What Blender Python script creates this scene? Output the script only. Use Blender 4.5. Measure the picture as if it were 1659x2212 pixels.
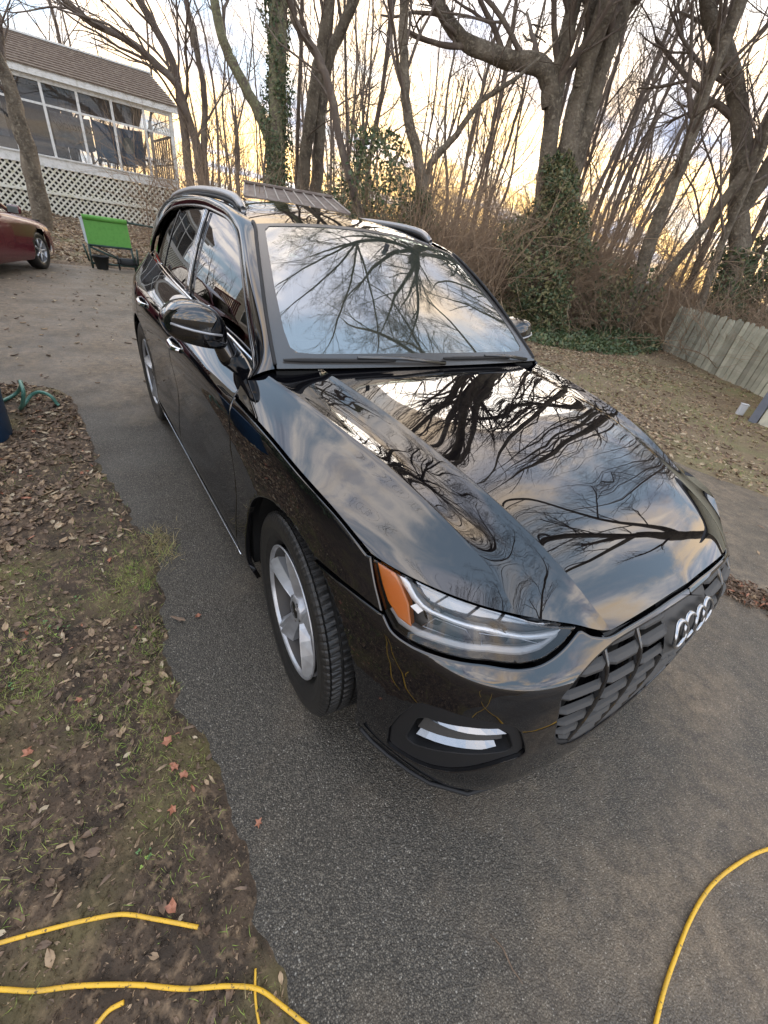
import bpy, bmesh, math, random
import numpy as np
from mathutils import Vector, Matrix
from mathutils.geometry import delaunay_2d_cdt
for o in list(bpy.data.objects): bpy.data.objects.remove(o)
SC=bpy.context.scene
COL=SC.collection
# ------------------------------------------------------------------ camera
cam=bpy.data.cameras.new('camera'); camo=bpy.data.objects.new('camera',cam); COL.objects.link(camo)
_R=np.array([[0.55106553,0.82210247,0.14308849],[0.53410858,-0.21574546,-0.81742396],[-0.64113556,0.52687895,-0.55798186]])
camo.matrix_world=Matrix([[_R[0][i],-_R[1][i],-_R[2][i],(0.9562,-1.338,1.5718)[i]] for i in range(3)]+[[0,0,0,1]])
cam.sensor_fit='HORIZONTAL'; cam.sensor_width=36; cam.lens=879.23/1659*36
cam.clip_start=.05; cam.clip_end=600
SC.camera=camo
# ------------------------------------------------------------------ sky, sun, exposure
SC.view_settings.view_transform='Standard'; SC.view_settings.look='None'
SC.view_settings.exposure=1.68; SC.view_settings.gamma=1
SUN_EL=math.radians(14); SUN_AZ=math.atan2(.75,-.66)   # direction towards the glow behind the trees
world=bpy.data.worlds.new('World'); SC.world=world; world.use_nodes=True
nt=world.node_tree; N=nt.nodes; L=nt.links; N.clear()
def wn(t,**k):
    n=N.new(t)
    for a,b in k.items(): setattr(n,a,b)
    return n
out=wn('ShaderNodeOutputWorld'); bg=wn('ShaderNodeBackground'); L.new(bg.outputs[0],out.inputs[0])
sky=wn('ShaderNodeTexSky',sky_type='NISHITA',sun_disc=False,sun_elevation=SUN_EL,sun_rotation=math.pi/2-SUN_AZ,air_density=1.0,dust_density=1.5)
tc=wn('ShaderNodeTexCoord'); sep=wn('ShaderNodeSeparateXYZ'); L.new(tc.outputs['Generated'],sep.inputs[0])
# project the direction on a cloud layer
mx=wn('ShaderNodeMath',operation='MAXIMUM'); mx.inputs[1].default_value=.0; L.new(sep.outputs[2],mx.inputs[0])
ad=wn('ShaderNodeMath',operation='ADD'); ad.inputs[1].default_value=.18; L.new(mx.outputs[0],ad.inputs[0])
dx=wn('ShaderNodeMath',operation='DIVIDE'); L.new(sep.outputs[0],dx.inputs[0]); L.new(ad.outputs[0],dx.inputs[1])
dy=wn('ShaderNodeMath',operation='DIVIDE'); L.new(sep.outputs[1],dy.inputs[0]); L.new(ad.outputs[0],dy.inputs[1])
cb=wn('ShaderNodeCombineXYZ'); L.new(dx.outputs[0],cb.inputs[0]); L.new(dy.outputs[0],cb.inputs[1])
def noise(scale,detail,rough,dist=0,off=(0,0,0),sc=(1,1,1)):
    m=wn('ShaderNodeMapping'); m.inputs['Location'].default_value=off; m.inputs['Scale'].default_value=sc; m.inputs['Rotation'].default_value=(0,0,.6); L.new(cb.outputs[0],m.inputs[0])
    n=wn('ShaderNodeTexNoise'); n.inputs['Scale'].default_value=scale; n.inputs['Detail'].default_value=detail; n.inputs['Roughness'].default_value=rough; n.inputs['Distortion'].default_value=dist
    L.new(m.outputs[0],n.inputs['Vector']); return n
def ramp(src,pts,interp='EASE'):
    r=wn('ShaderNodeValToRGB'); r.color_ramp.interpolation=interp
    e=r.color_ramp.elements
    while len(e)<len(pts): e.new(.5)
    for q,(p,c) in zip(e,pts): q.position=p; q.color=c if len(c)==4 else (*c,1)
    L.new(src,r.inputs[0]); return r
def mixc(fac,a,b,mode='MIX'):
    m=wn('ShaderNodeMix',data_type='RGBA',blend_type=mode)
    for s,v in ((0,fac),(6,a),(7,b)):
        if hasattr(v,'is_output') : L.new(v,m.inputs[s])
        else: m.inputs[s].default_value=v
    return m.outputs[2]
cl=noise(1.3,9,.60,.5,(3.1,1.7,0),(1,.62,1)); cov=ramp(cl.outputs[0],[(.40,(0,0,0)),(.56,(1,1,1))])
cl2=noise(2.4,8,.62,.6,(7,2,0),(1,.6,1)); shade=ramp(cl2.outputs[0],[(.30,(.26,.30,.41)),(.47,(.60,.63,.74)),(.63,(1.20,1.10,1.03))])
cl3=noise(1.1,6,.55,.3,(1.3,9,0),(1,.6,1)); gold=ramp(cl3.outputs[0],[(.46,(0,0,0)),(.62,(1,1,1))])
skyc=mixc(1.0,sky.outputs[0],(.075,.075,.075,1),'MULTIPLY')      # physical sky scaled to strength 0.075
blue=mixc(.6,skyc,(.50,.66,.86,1))
warm=mixc(gold.outputs[0],shade.outputs[0],(1.15,.90,.64,1))
clouds=mixc(cov.outputs[0],blue,warm)
# golden glow low towards the sunset
nv=wn('ShaderNodeVectorMath',operation='DOT_PRODUCT'); L.new(tc.outputs['Generated'],nv.inputs[0]); nv.inputs[1].default_value=(math.cos(SUN_AZ)*math.cos(.12),math.sin(SUN_AZ)*math.cos(.12),math.sin(.12))
glow=ramp(nv.outputs['Value'],[(.45,(0,0,0)),(.92,(1,1,1))])
gmod=ramp(cl2.outputs[0],[(.40,(.02,.02,.02)),(.56,(1,1,1))])
lowb=ramp(sep.outputs[2],[(.03,(1,1,1)),(.34,(.12,.12,.12))],'EASE')
g0=wn('ShaderNodeMath',operation='MULTIPLY'); L.new(glow.outputs[0],g0.inputs[0]); L.new(lowb.outputs[0],g0.inputs[1])
gf=wn('ShaderNodeMath',operation='MULTIPLY'); L.new(g0.outputs[0],gf.inputs[0]); L.new(gmod.outputs[0],gf.inputs[1])
fin=mixc(gf.outputs[0],clouds,(1.9,1.18,.44,1))
L.new(fin,bg.inputs[0]); bg.inputs[1].default_value=.86
sun=bpy.data.lights.new('sun','SUN'); sun.energy=.7; sun.angle=math.radians(34); sun.color=(1,.90,.78)
suno=bpy.data.objects.new('sun',sun); COL.objects.link(suno)
suno.rotation_euler=Vector((math.cos(SUN_AZ)*math.cos(SUN_EL),math.sin(SUN_AZ)*math.cos(SUN_EL),math.sin(SUN_EL))).to_track_quat('Z','Y').to_euler()
SC.render.engine='CYCLES'
SC.cycles.max_bounces=8; SC.cycles.transparent_max_bounces=24
# ------------------------------------------------------------------ materials
MATS={}
def mat(name,color=(.5,.5,.5),rough=.5,metal=0,ior=1.5,spec=.5,noise_=None,bump=None,emit=None,trans=0,alpha=1,coat=0,obj=False):
    """noise_=(scale,detail,color2,lo,hi) ; bump=(scale,strength,distance)"""
    m=bpy.data.materials.new(name); m.use_nodes=True; t=m.node_tree; b=t.nodes['Principled BSDF']
    b.inputs['Base Color'].default_value=(*color,1); b.inputs['Roughness'].default_value=rough; b.inputs['Metallic'].default_value=metal
    b.inputs['IOR'].default_value=ior; b.inputs['Specular IOR Level'].default_value=spec
    b.inputs['Transmission Weight'].default_value=trans; b.inputs['Coat Weight'].default_value=coat
    t_c=t.nodes.new('ShaderNodeTexCoord'); src=t_c.outputs['Object']
    if noise_:
        l=[noise_] if not isinstance(noise_,list) else noise_
        prev=None
        for (s,d,c2,lo,hi) in l:
            n=t.nodes.new('ShaderNodeTexNoise'); n.inputs['Scale'].default_value=s; n.inputs['Detail'].default_value=d; t.links.new(src,n.inputs['Vector'])
            mr=t.nodes.new('ShaderNodeMapRange'); mr.inputs[1].default_value=lo; mr.inputs[2].default_value=hi; t.links.new(n.outputs[0],mr.inputs[0])
            mm=t.nodes.new('ShaderNodeMix'); mm.data_type='RGBA'; t.links.new(mr.outputs[0],mm.inputs[0])
            if prev is None: mm.inputs[6].default_value=(*color,1)
            else: t.links.new(prev,mm.inputs[6])
            mm.inputs[7].default_value=(*c2,1); prev=mm.outputs[2]
        t.links.new(prev,b.inputs['Base Color'])
    if bump:
        n=t.nodes.new('ShaderNodeTexNoise'); n.inputs['Scale'].default_value=bump[0]; n.inputs['Detail'].default_value=6; t.links.new(src,n.inputs['Vector'])
        bp=t.nodes.new('ShaderNodeBump'); bp.inputs['Strength'].default_value=bump[1]; bp.inputs['Distance'].default_value=bump[2]
        t.links.new(n.outputs[0],bp.inputs['Height']); t.links.new(bp.outputs[0],b.inputs['Normal'])
    if emit: b.inputs['Emission Color'].default_value=(*emit[:3],1); b.inputs['Emission Strength'].default_value=emit[3]
    MATS[name]=m; return m
def glassmat(name,tint,f0=.12,haze=0.,hazecol=(.5,.6,.55),rough=.01):
    m=bpy.data.materials.new(name); m.use_nodes=True; t=m.node_tree; t.nodes.clear()
    o=t.nodes.new('ShaderNodeOutputMaterial'); tr=t.nodes.new('ShaderNodeBsdfTransparent'); tr.inputs[0].default_value=(*tint,1)
    df=t.nodes.new('ShaderNodeBsdfDiffuse'); df.inputs[0].default_value=(*hazecol,1)
    m1=t.nodes.new('ShaderNodeMixShader'); m1.inputs[0].default_value=haze; t.links.new(tr.outputs[0],m1.inputs[1]); t.links.new(df.outputs[0],m1.inputs[2])
    g=t.nodes.new('ShaderNodeBsdfGlossy'); g.inputs['Roughness'].default_value=rough
    fr=t.nodes.new('ShaderNodeFresnel'); fr.inputs[0].default_value=(1+f0**.5)/(1-f0**.5)
    m2=t.nodes.new('ShaderNodeMixShader'); t.links.new(fr.outputs[0],m2.inputs[0]); t.links.new(m1.outputs[0],m2.inputs[1]); t.links.new(g.outputs[0],m2.inputs[2])
    t.links.new(m2.outputs[0],o.inputs[0]); MATS[name]=m; return m
# ------------------------------------------------------------------ object helpers
def tag(o,label=None,cat=None,group=None,kind=None):
    if label: o['label']=label
    if cat: o['category']=cat
    if group: o['group']=group
    if kind: o['kind']=kind
    return o
def empty(name,loc=(0,0,0),rz=0,label=None,cat=None,group=None):
    o=bpy.data.objects.new(name,None); COL.objects.link(o); o.location=loc; o.rotation_euler=(0,0,rz); o.empty_display_size=.1
    return tag(o,label,cat,group)
def mk(name,V,Fc,m,parent=None,smooth=True,normals=None,kind=None,mi=None,label=None):
    me=bpy.data.meshes.new(name); V=np.asarray(V,float)
    me.from_pydata(V.tolist(),[],[tuple(int(i) for i in f) for f in Fc])
    ms=m if isinstance(m,(list,tuple)) else [m]
    for q in ms: me.materials.append(q if not isinstance(q,str) else MATS[q])
    if mi is not None: me.polygons.foreach_set('material_index',np.array(mi,dtype=np.int32))
    me.polygons.foreach_set('use_smooth',[bool(smooth)]*len(me.polygons))
    if normals is not None: me.normals_split_custom_set_from_vertices(np.asarray(normals,float).tolist())
    me.update()
    o=bpy.data.objects.new(name,me); COL.objects.link(o)
    if parent is not None: o.parent=parent
    if kind: o['kind']=kind
    if label: o['label']=label
    return o
def link(name,me,parent,loc=(0,0,0),rot=(0,0,0),sc=(1,1,1)):
    o=bpy.data.objects.new(name,me); COL.objects.link(o); o.parent=parent; o.location=loc; o.rotation_euler=rot; o.scale=sc; return o
class MB:
    """collects simple solids, built as one mesh"""
    def __init__(s): s.V=[]; s.F=[]
    def add(s,V,Fc):
        n=len(s.V); s.V+= [tuple(v) for v in V]; s.F+=[tuple(i+n for i in f) for f in Fc]; return s
    def box(s,c,d,rot=None,bev=0):
        c=Vector(c); h=Vector(d)/2; M=rot if rot is not None else Matrix.Identity(3)
        if bev<=0:
            V=[c+M@Vector((x*h.x,y*h.y,z*h.z)) for z in(-1,1) for y in(-1,1) for x in(-1,1)]
            return s.add(V,[(0,2,3,1),(4,5,7,6),(0,1,5,4),(2,6,7,3),(0,4,6,2),(1,3,7,5)])
        b=min(bev,h.x*.9,h.y*.9,h.z*.9); bm=bmesh.new(); bmesh.ops.create_cube(bm,size=1)
        for v in bm.verts: v.co=Vector((v.co.x*2*h.x,v.co.y*2*h.y,v.co.z*2*h.z))
        bmesh.ops.bevel(bm,geom=bm.edges[:],offset=b,segments=2,affect='EDGES',profile=.5)
        bm.verts.index_update(); V=[c+M@v.co for v in bm.verts]; Fc=[[v.index for v in f.verts] for f in bm.faces]; bm.free(); return s.add(V,Fc)
    def tube(s,pts,r,n=8,caps=True):
        pts=[Vector(p) for p in pts]; rs=r if hasattr(r,'__len__') else [r]*len(pts)
        base=len(s.V); up=None
        for i,p in enumerate(pts):
            d=(pts[min(i+1,len(pts)-1)]-pts[max(i-1,0)]).normalized()
            if up is None: up=d.orthogonal().normalized()
            up=(up-d*up.dot(d)); up=up.normalized() if up.length>1e-6 else d.orthogonal().normalized()
            sd=d.cross(up)
            for k in range(n):
                a=2*math.pi*k/n; s.V.append(tuple(p+(up*math.cos(a)+sd*math.sin(a))*rs[i]))
        for i in range(len(pts)-1):
            for k in range(n):
                a=base+i*n+k; b=base+i*n+(k+1)%n; s.F.append((a,b,b+n,a+n))
        if caps:
            s.F.append(tuple(base+k for k in range(n))[::-1]); s.F.append(tuple(base+(len(pts)-1)*n+k for k in range(n)))
        return s
    def build(s,name,m,parent=None,smooth=False,kind=None,label=None):
        return mk(name,s.V,s.F,m,parent,smooth,kind=kind,label=label)
def lathe(prof,n,axis='y'):
    """prof list of (r,h); returns V,F about axis y (h along -y outwards)"""
    V=[];Fc=[];m=len(prof)
    for k in range(n):
        a=2*math.pi*k/n
        for r,h in prof: V.append((r*math.cos(a),h,r*math.sin(a)))
    for k in range(n):
        for j in range(m-1):
            a=k*m+j; b=((k+1)%n)*m+j; Fc.append((a,a+1,b+1,b))
    return V,Fc
def copy_tree(o,parent=None):
    c=o.copy(); COL.objects.link(c); c.parent=parent
    for ch in o.children: copy_tree(ch,c)
    return c
# ------------------------------------------------------------------ body surface functions of the parked suv
def catmull(P,n=40):
    P=np.array(P,float);Q=np.vstack([2*P[0]-P[1],P,2*P[-1]-P[-2]]);out=[]
    for i in range(1,len(Q)-2):
        p0,p1,p2,p3=Q[i-1:i+3]
        d=lambda a,b:max(np.linalg.norm(b-a)**.5,1e-6)
        t0=0;t1=t0+d(p0,p1);t2=t1+d(p1,p2);t3=t2+d(p2,p3)
        t=np.linspace(t1,t2,n,endpoint=(i==len(Q)-3))[:,None]
        A1=(t1-t)/(t1-t0)*p0+(t-t0)/(t1-t0)*p1;A2=(t2-t)/(t2-t1)*p1+(t-t1)/(t2-t1)*p2;A3=(t3-t)/(t3-t2)*p2+(t-t2)/(t3-t2)*p3
        B1=(t2-t)/(t2-t0)*A1+(t-t0)/(t2-t0)*A2;B2=(t3-t)/(t3-t1)*A2+(t-t1)/(t3-t1)*A3
        out.append((t2-t)/(t2-t1)*B1+(t-t1)/(t2-t1)*B2)
    return np.vstack(out)
def blur1(a,s,axis):
    r=int(3*s)+1;k=np.exp(-.5*(np.arange(-r,r+1)/s)**2);k/=k.sum()
    pad=[(0,0)]*a.ndim;pad[axis]=(r,r)
    # odd (point) reflection keeps slope at the borders
    b=np.pad(a,pad,mode='reflect',reflect_type='odd')
    return np.apply_along_axis(lambda v:np.convolve(v,k,'valid'),axis,b)
# ---- wall of the body: plan outline (right side, y>0 here = distance from centre plane)
PLAN=[(.885,0),(.880,.22),(.858,.45),(.80,.66),(.70,.785),(.555,.858),(.35,.905),(.1,.938),(-.2,.945),(-.7,.947),(-1.3,.947),(-2.0,.947),(-2.6,.947),(-3.0,.94),(-3.35,.905),(-3.6,.80),(-3.73,.6),(-3.775,.3),(-3.78,0)]
_c=catmull(PLAN,60)
_s=np.concatenate([[0],np.cumsum(np.linalg.norm(np.diff(_c,axis=0),axis=1))])
TL=_s[-1]
_tt=np.linspace(0,TL,2001);_px=np.interp(_tt,_s,_c[:,0]);_py=np.interp(_tt,_s,_c[:,1])
_px=blur1(_px,8,0);_py=blur1(_py,8,0)
_py-=_py[0]*np.exp(-_tt/.1);
_gx=np.gradient(_px,_tt);_gy=np.gradient(_py,_tt);_g=np.hypot(_gx,_gy);_nx=_gy/_g;_ny=-_gx/_g
def t_of(x,s):   # nearest t
    return _tt[np.argmin((_px-x)**2+(_py-s)**2)]
# inset tables: at given plan stations, inset (m) against z
ZN=[.12,.20,.26,.33,.42,.52,.62,.70,.765,.80,.84,.88,.92,.96,1.0,1.04,1.08,1.13,1.2]
TAB=[ # ((x,s) of station, insets)
((.885,0),   [.12,.055,.022,.012,.008,.004,.004,.012,.026,.050,.085,.13,.18,.23,.28,.33,.38,.4,.42]),
((.858,.45), [.12,.060,.022,.010,.008,.004,.006,.014,.030,.063,.10,.14,.19,.24,.29,.34,.39,.4,.42]),
((.775,.71), [.12,.050,.020,.012,.006,.002,.004,.012,.026,.055,.09,.12,.155,.19,.23,.28,.33,.36,.4]),
((.64,.82),  [.16,.095,.048,.016,.004,.0,.002,.012,.024,.050,.072,.093,.12,.15,.19,.24,.30,.34,.38]),
((.40,.89),  [.10,.050,.018,.006,.0,.0,.0,.008,.018,.028,.038,.050,.066,.09,.13,.19,.25,.3,.34]),
((.10,.94),  [.08,.04,.015,.004,.0,.0,.0,.003,.008,.012,.017,.023,.030,.038,.06,.11,.17,.22,.26]),
((-.35,.946),[.08,.045,.022,.012,.014,.018,.018,.014,.012,.012,.014,.018,.022,.028,.043,.09,.15,.2,.24]),
((-.70,.947),[.08,.045,.02,.012,.022,.038,.040,.032,.022,.016,.013,.012,.014,.022,.045,.105,.165,.19,.20]),
((-1.0,.947),[.08,.045,.02,.012,.022,.038,.040,.032,.022,.016,.013,.012,.014,.022,.042,.085,.140,.172,.19]),
((-1.8,.947),[.08,.045,.02,.012,.022,.040,.042,.034,.024,.018,.013,.010,.012,.020,.035,.065,.105,.150,.19]),
((-2.4,.947),[.08,.045,.02,.008,.012,.020,.022,.018,.014,.010,.008,.008,.012,.020,.035,.055,.09,.14,.19]),
((-2.8,.945),[.08,.04,.015,.004,.0,.0,.0,.002,.004,.005,.007,.012,.018,.026,.04,.065,.10,.15,.21]),
((-3.35,.905),[.10,.05,.02,.006,.0,.0,.0,.004,.01,.015,.02,.03,.04,.05,.06,.08,.11,.15,.20]),
((-3.73,.6), [.10,.05,.01,.0,.0,.0,.01,.03,.05,.06,.07,.08,.09,.10,.11,.13,.15,.18,.22]),
((-3.78,0),  [.10,.05,.01,.0,.0,.0,.01,.03,.05,.06,.07,.08,.09,.10,.11,.13,.15,.18,.22])]
GT=np.linspace(0,TL,900);GZ=np.linspace(.12,1.2,217)
_st=[t_of(*a) for a,b in TAB];_st[0]=0;_st[-1]=TL
_rows=np.array([np.interp(GZ,ZN,b) for a,b in TAB])
_D=np.array([np.interp(GT,_st,_rows[:,j]) for j in range(len(GZ))]).T
_D=blur1(_D,2.4,1);_D=blur1(_D,14,0)
def bil(A,gt,gz,t,z):
    ft=np.clip((t-gt[0])/(gt[1]-gt[0]),0,len(gt)-1.001);fz=np.clip((z-gz[0])/(gz[1]-gz[0]),0,len(gz)-1.001)
    i=ft.astype(int);j=fz.astype(int);a=ft-i;b=fz-j
    return A[i,j]*(1-a)*(1-b)+A[i+1,j]*a*(1-b)+A[i,j+1]*(1-a)*b+A[i+1,j+1]*a*b
def W(t,z,off=0.):
    """point on the body wall, right side; returns (x,y,z) with y negative; off>0 = outwards"""
    t=np.atleast_1d(np.asarray(t,float));z=np.atleast_1d(np.asarray(z,float));t,z=np.broadcast_arrays(t,z)
    sg=np.where(t<0,-1,1);ta=np.abs(t)
    d=bil(_D,GT,GZ,ta,z)-off
    x=np.interp(ta,_tt,_px)-d*np.interp(ta,_tt,_nx);s=np.interp(ta,_tt,_py)-d*np.interp(ta,_tt,_ny)
    return np.stack([x,-s*sg,z],-1)
# ================================================================== the black suv
mat('black paint',(.003,.003,.004),.016,ior=1.9)
mat('gloss trim',(.004,.004,.005),.08,ior=2.0)
mat('chrome',(.62,.63,.66),.08,metal=1)
mat('matte plastic',(.008,.008,.009),.62,bump=(900,.15,.001))
mat('grille grey',(.040,.038,.036),.55,bump=(1200,.12,.0006))
mat('rubber',(.012,.012,.012),.42,noise_=(60,5,(.024,.022,.020),.4,.7))
mat('alloy',(.46,.47,.49),.34,metal=.65,noise_=(20,4,(.36,.36,.375),.45,.7))
mat('alloy dark',(.040,.036,.033),.4,metal=.3)
mat('brake',(.10,.095,.09),.4,metal=.8)
mat('liner',(.003,.003,.003),.95)
mat('frit',(.060,.057,.055),.20,ior=1.75,bump=(500,.05,.0004))
mat('satin rail',(.30,.30,.31),.32,metal=.85)
mat('satin bright',(.32,.335,.36),.25,metal=1)
mat('ring metal',(.42,.43,.45),.18,metal=1)
mat('amber',(.80,.22,.02),.25,ior=1.7,bump=(260,.35,.002))
mat('lamp housing',(.030,.030,.033),.25)
mat('lamp grey',(.42,.42,.43),.3,metal=.3)
mat('lamp bright',(.85,.86,.88),.22,metal=.4)
mat('dashboard',(.22,.23,.22),.7)
mat('seat',(.30,.30,.28),.7)
mat('red lamp',(.30,.01,.01),.2,ior=1.8)
mat('plate',(.7,.7,.7),.5)
glassmat('lamp glass',(.93,.94,.95),.06)
glassmat('windshield glass',(.62,.72,.66),.42,haze=.08,hazecol=(.50,.60,.50))
glassmat('tinted glass',(.06,.065,.065),.16)
def resample(P,h,closed=True):
    P=np.array(P,float); Q=[]; n=len(P); m=n if closed else n-1
    for i in range(m):
        a=P[i];b=P[(i+1)%n]; k=max(1,int(round(np.linalg.norm(b-a)/h)))
        for j in range(k): Q.append(a+(b-a)*j/k)
    if not closed: Q.append(P[-1])
    return np.array(Q)
def smoothline(P,h=.02,closed=False):
    if closed:
        P=list(P); c=catmull(P[-2:]+P+P[:3],24); k=24; c=c[2*k:-(2*k)]
        return resample(c[:-1],h)
    return resample(catmull(P,24),h,False)
def inpoly(pts,poly):
    x=pts[:,0];y=pts[:,1];r=np.zeros(len(pts),bool);n=len(poly);j=n-1
    for i in range(n):
        xi,yi=poly[i];xj,yj=poly[j]
        c=((yi>y)!=(yj>y))&(x<(xj-xi)*(y-yi)/(yj-yi+1e-15)+xi); r^=c; j=i
    return r
def distpoly(pts,poly):
    d=np.full(len(pts),9.);n=len(poly)
    for i in range(n):
        a=poly[i];b=poly[(i+1)%n];ab=b-a;t=np.clip(((pts-a)@ab)/(ab@ab+1e-15),0,1)
        d=np.minimum(d,np.linalg.norm(pts-(a+t[:,None]*ab),axis=1))
    return d
def fnormals(fn,uv,off):
    e=1e-3;a=fn(uv[:,0]+e,uv[:,1],off)-fn(uv[:,0]-e,uv[:,1],off);b=fn(uv[:,0],uv[:,1]+e,off)-fn(uv[:,0],uv[:,1]-e,off)
    n=np.cross(a,b);return n/np.linalg.norm(n,axis=1)[:,None]
def panel(name,fn,outl,m,parent,holes=(),h=.03,off=0.,lip=.018,r=.004,flip=1,mirror=False,label=None,hole_lip=None):
    """thin shaped panel cut from a surface function fn(u,v,off): rounded rim and a turned-in edge"""
    loops=[np.array(outl,float)]+[np.array(q,float) for q in holes]
    # signed area -> orientation
    pts=[];edges=[];info=[]
    for li,Lp in enumerate(loops):
        n=len(Lp); A=.5*np.sum(Lp[:,0]*np.roll(Lp[:,1],-1)-np.roll(Lp[:,0],-1)*Lp[:,1])
        if (A<0)!=(li>0): Lp=Lp[::-1].copy(); loops[li]=Lp
        tg=np.roll(Lp,-1,0)-np.roll(Lp,1,0); tg/=np.linalg.norm(tg,axis=1)[:,None]+1e-12
        nin=np.stack([-tg[:,1],tg[:,0]],1)   # left of travel = inside the panel
        base=len(pts); pts+=list(Lp); info.append((base,n,nin))
        edges+=[(base+i,base+(i+1)%n) for i in range(n)]
        ins=Lp+nin*r*1.2; b2=len(pts); pts+=list(ins)
    allp=np.array(pts)
    lo=loops[0].min(0);hi=loops[0].max(0)
    g=np.stack(np.meshgrid(np.arange(lo[0],hi[0],h),np.arange(lo[1],hi[1],h*.7),indexing='ij'),-1).reshape(-1,2)
    k=inpoly(g,loops[0])&(distpoly(g,loops[0])>h*.35)
    for q in loops[1:]: k&=~inpoly(g,q)&(distpoly(g,q)>h*.35)
    allp=np.vstack([allp,g[k]])
    vo,eo,fo,ov,oe,of=delaunay_2d_cdt([Vector(p) for p in allp],edges,[],0,1e-7)
    V2=np.array([tuple(v) for v in vo]); F=np.array([list(f) for f in fo if len(f)==3])
    ce=V2[F].mean(1); k=inpoly(ce,loops[0])
    for q in loops[1:]: k&=~inpoly(ce,q)
    F=F[k]
    # orientation ccw in uv
    a=V2[F];ar=(a[:,1,0]-a[:,0,0])*(a[:,2,1]-a[:,0,1])-(a[:,1,1]-a[:,0,1])*(a[:,2,0]-a[:,0,0]); F[ar<0]=F[ar<0][:,::-1]
    V=fn(V2[:,0],V2[:,1],off); NO=fnormals(fn,V2,off)*flip
    mp={}
    for i,s in enumerate(ov):
        for q in s: mp.setdefault(q,i)
    faces=F.tolist(); Vx=[V];Nx=[NO]; cnt=len(V)
    for li,(base,n,nin) in enumerate(info):
        idx=np.array([mp[base+i] for i in range(n)])
        # rim: lower the loop a little, tilt normals outwards
        P2=V2[idx]; outv=fn(P2[:,0]-nin[:,0]*1e-3,P2[:,1]-nin[:,1]*1e-3,off)-V[idx]; outv/=np.linalg.norm(outv,axis=1)[:,None]+1e-9
        nn=NO[idx].copy(); V[idx]=V[idx]-nn*r*.55; NO[idx]=nn*.75+outv*.66; NO[idx]/=np.linalg.norm(NO[idx],axis=1)[:,None]
        ll=lip if (li==0 or hole_lip is None) else hole_lip
        top=V[idx]; bot=top-nn*ll
        Vx+= [top,bot]; Nx+=[outv,outv]; a0=cnt; b0=cnt+n; cnt+=2*n
        for i in range(n):
            j=(i+1)%n; faces.append((a0+i,b0+i,b0+j,a0+j))
    V=np.vstack(Vx);NO=np.vstack(Nx)
    if flip<0: faces=[f[::-1] for f in faces]
    objs=[mk(name,V,faces,m,parent,True,NO,label=label)]
    if mirror:
        V=V*[1,-1,1];NO=NO*[1,-1,1]; objs.append(mk(name,V,[f[::-1] for f in faces],m,parent,True,NO,label=label))
    return objs
def bspl(n,k,u):
    """clamped uniform B-spline basis matrix, degree k, n control points"""
    kn=np.concatenate([np.zeros(k),np.linspace(0,1,n-k+1),np.ones(k)]); u=np.clip(u,0,1-1e-9)
    B=np.array([(u>=kn[i])&(u<kn[i+1]) for i in range(len(kn)-1)],float)
    for d in range(1,k+1):
        Bn=np.zeros((len(kn)-1-d,len(u)))
        for i in range(len(Bn)):
            a=kn[i+d]-kn[i];b=kn[i+d+1]-kn[i+1]
            if a>0: Bn[i]+=(u-kn[i])/a*B[i]
            if b>0: Bn[i]+=(kn[i+d+1]-u)/b*B[i+1]
        B=Bn
    return B.T
def gridmesh(name,Pg,m,parent,flip=1,lip=.015,skirts=(1,1,1,1),mirror=False,label=None):
    nu,nv,_=Pg.shape; du=np.gradient(Pg,axis=0);dv=np.gradient(Pg,axis=1); n=np.cross(du,dv); n/=np.linalg.norm(n,axis=2)[:,:,None]+1e-12; n*=flip
    V=Pg.reshape(-1,3);NO=n.reshape(-1,3); idx=np.arange(nu*nv).reshape(nu,nv)
    F=[(idx[i,j],idx[i+1,j],idx[i+1,j+1],idx[i,j+1]) for i in range(nu-1) for j in range(nv-1)]
    Vx=[V];Nx=[NO];cnt=len(V)
    for s,(row,inn) in enumerate([(idx[0,:],idx[1,:]),(idx[-1,::-1],idx[-2,::-1]),(idx[::-1,0],idx[::-1,1]),(idx[:,-1],idx[:,-2])]):
        if not skirts[s]: continue
        P=V[row]; o=V[row]-V[inn]; o/=np.linalg.norm(o,axis=1)[:,None]+1e-9
        Vx+=[P,P-NO[row]*lip];Nx+=[o,o];k=len(row)
        F+=[(cnt+i,cnt+i+1,cnt+k+i+1,cnt+k+i)[::-1] for i in range(k-1)]; cnt+=2*k
    V=np.vstack(Vx);NO=np.vstack(Nx)
    if flip<0: F=[f[::-1] for f in F]
    o=[mk(name,V,F,m,parent,True,NO,label=label)]
    if mirror: o.append(mk(name,V*[1,-1,1],[f[::-1] for f in F],m,parent,True,NO*[1,-1,1],label=label))
    return o
CAR=empty('parked_suv',(0,0,0),0,'glossy black suv parked on the driveway with bare trees reflected in its bonnet','suv')
# ---- panel lines on the body wall (t = run along the outline from the nose, z)
tx=lambda x,s=.94: t_of(x,s)
T_DOOR1=2.118; T_DOOR2=3.22; T_DOOR3=4.36
TOPL=[(0,.849),(.10,.848),(.232,.843),(.34,.839),(.413,.836),(.47,.846),(.515,.863),(.60,.880),(.692,.894),(.825,.907),(.937,.910),(1.063,.908),(1.133,.908),(1.202,.909),(1.266,.928),(1.351,.952),(1.47,.973),(1.676,.989),(1.831,.996),(2.109,1.001)]
def arch(cx,x0,x1,r=.432,cz=.385,zlow=.20,n=40):
    """arch line in (t,z) from x0 (front foot) over the wheel to x1 (rear foot)"""
    a0=math.asin((zlow-cz)/r); P=[]
    for k in range(n+1):
        a=a0+(math.pi-2*a0)*k/n; x=cx+r*math.cos(a); z=cz+r*math.sin(a)*1.0
        P.append((float(np.interp(-x,-_px,_tt)),z))
    return P
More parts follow.
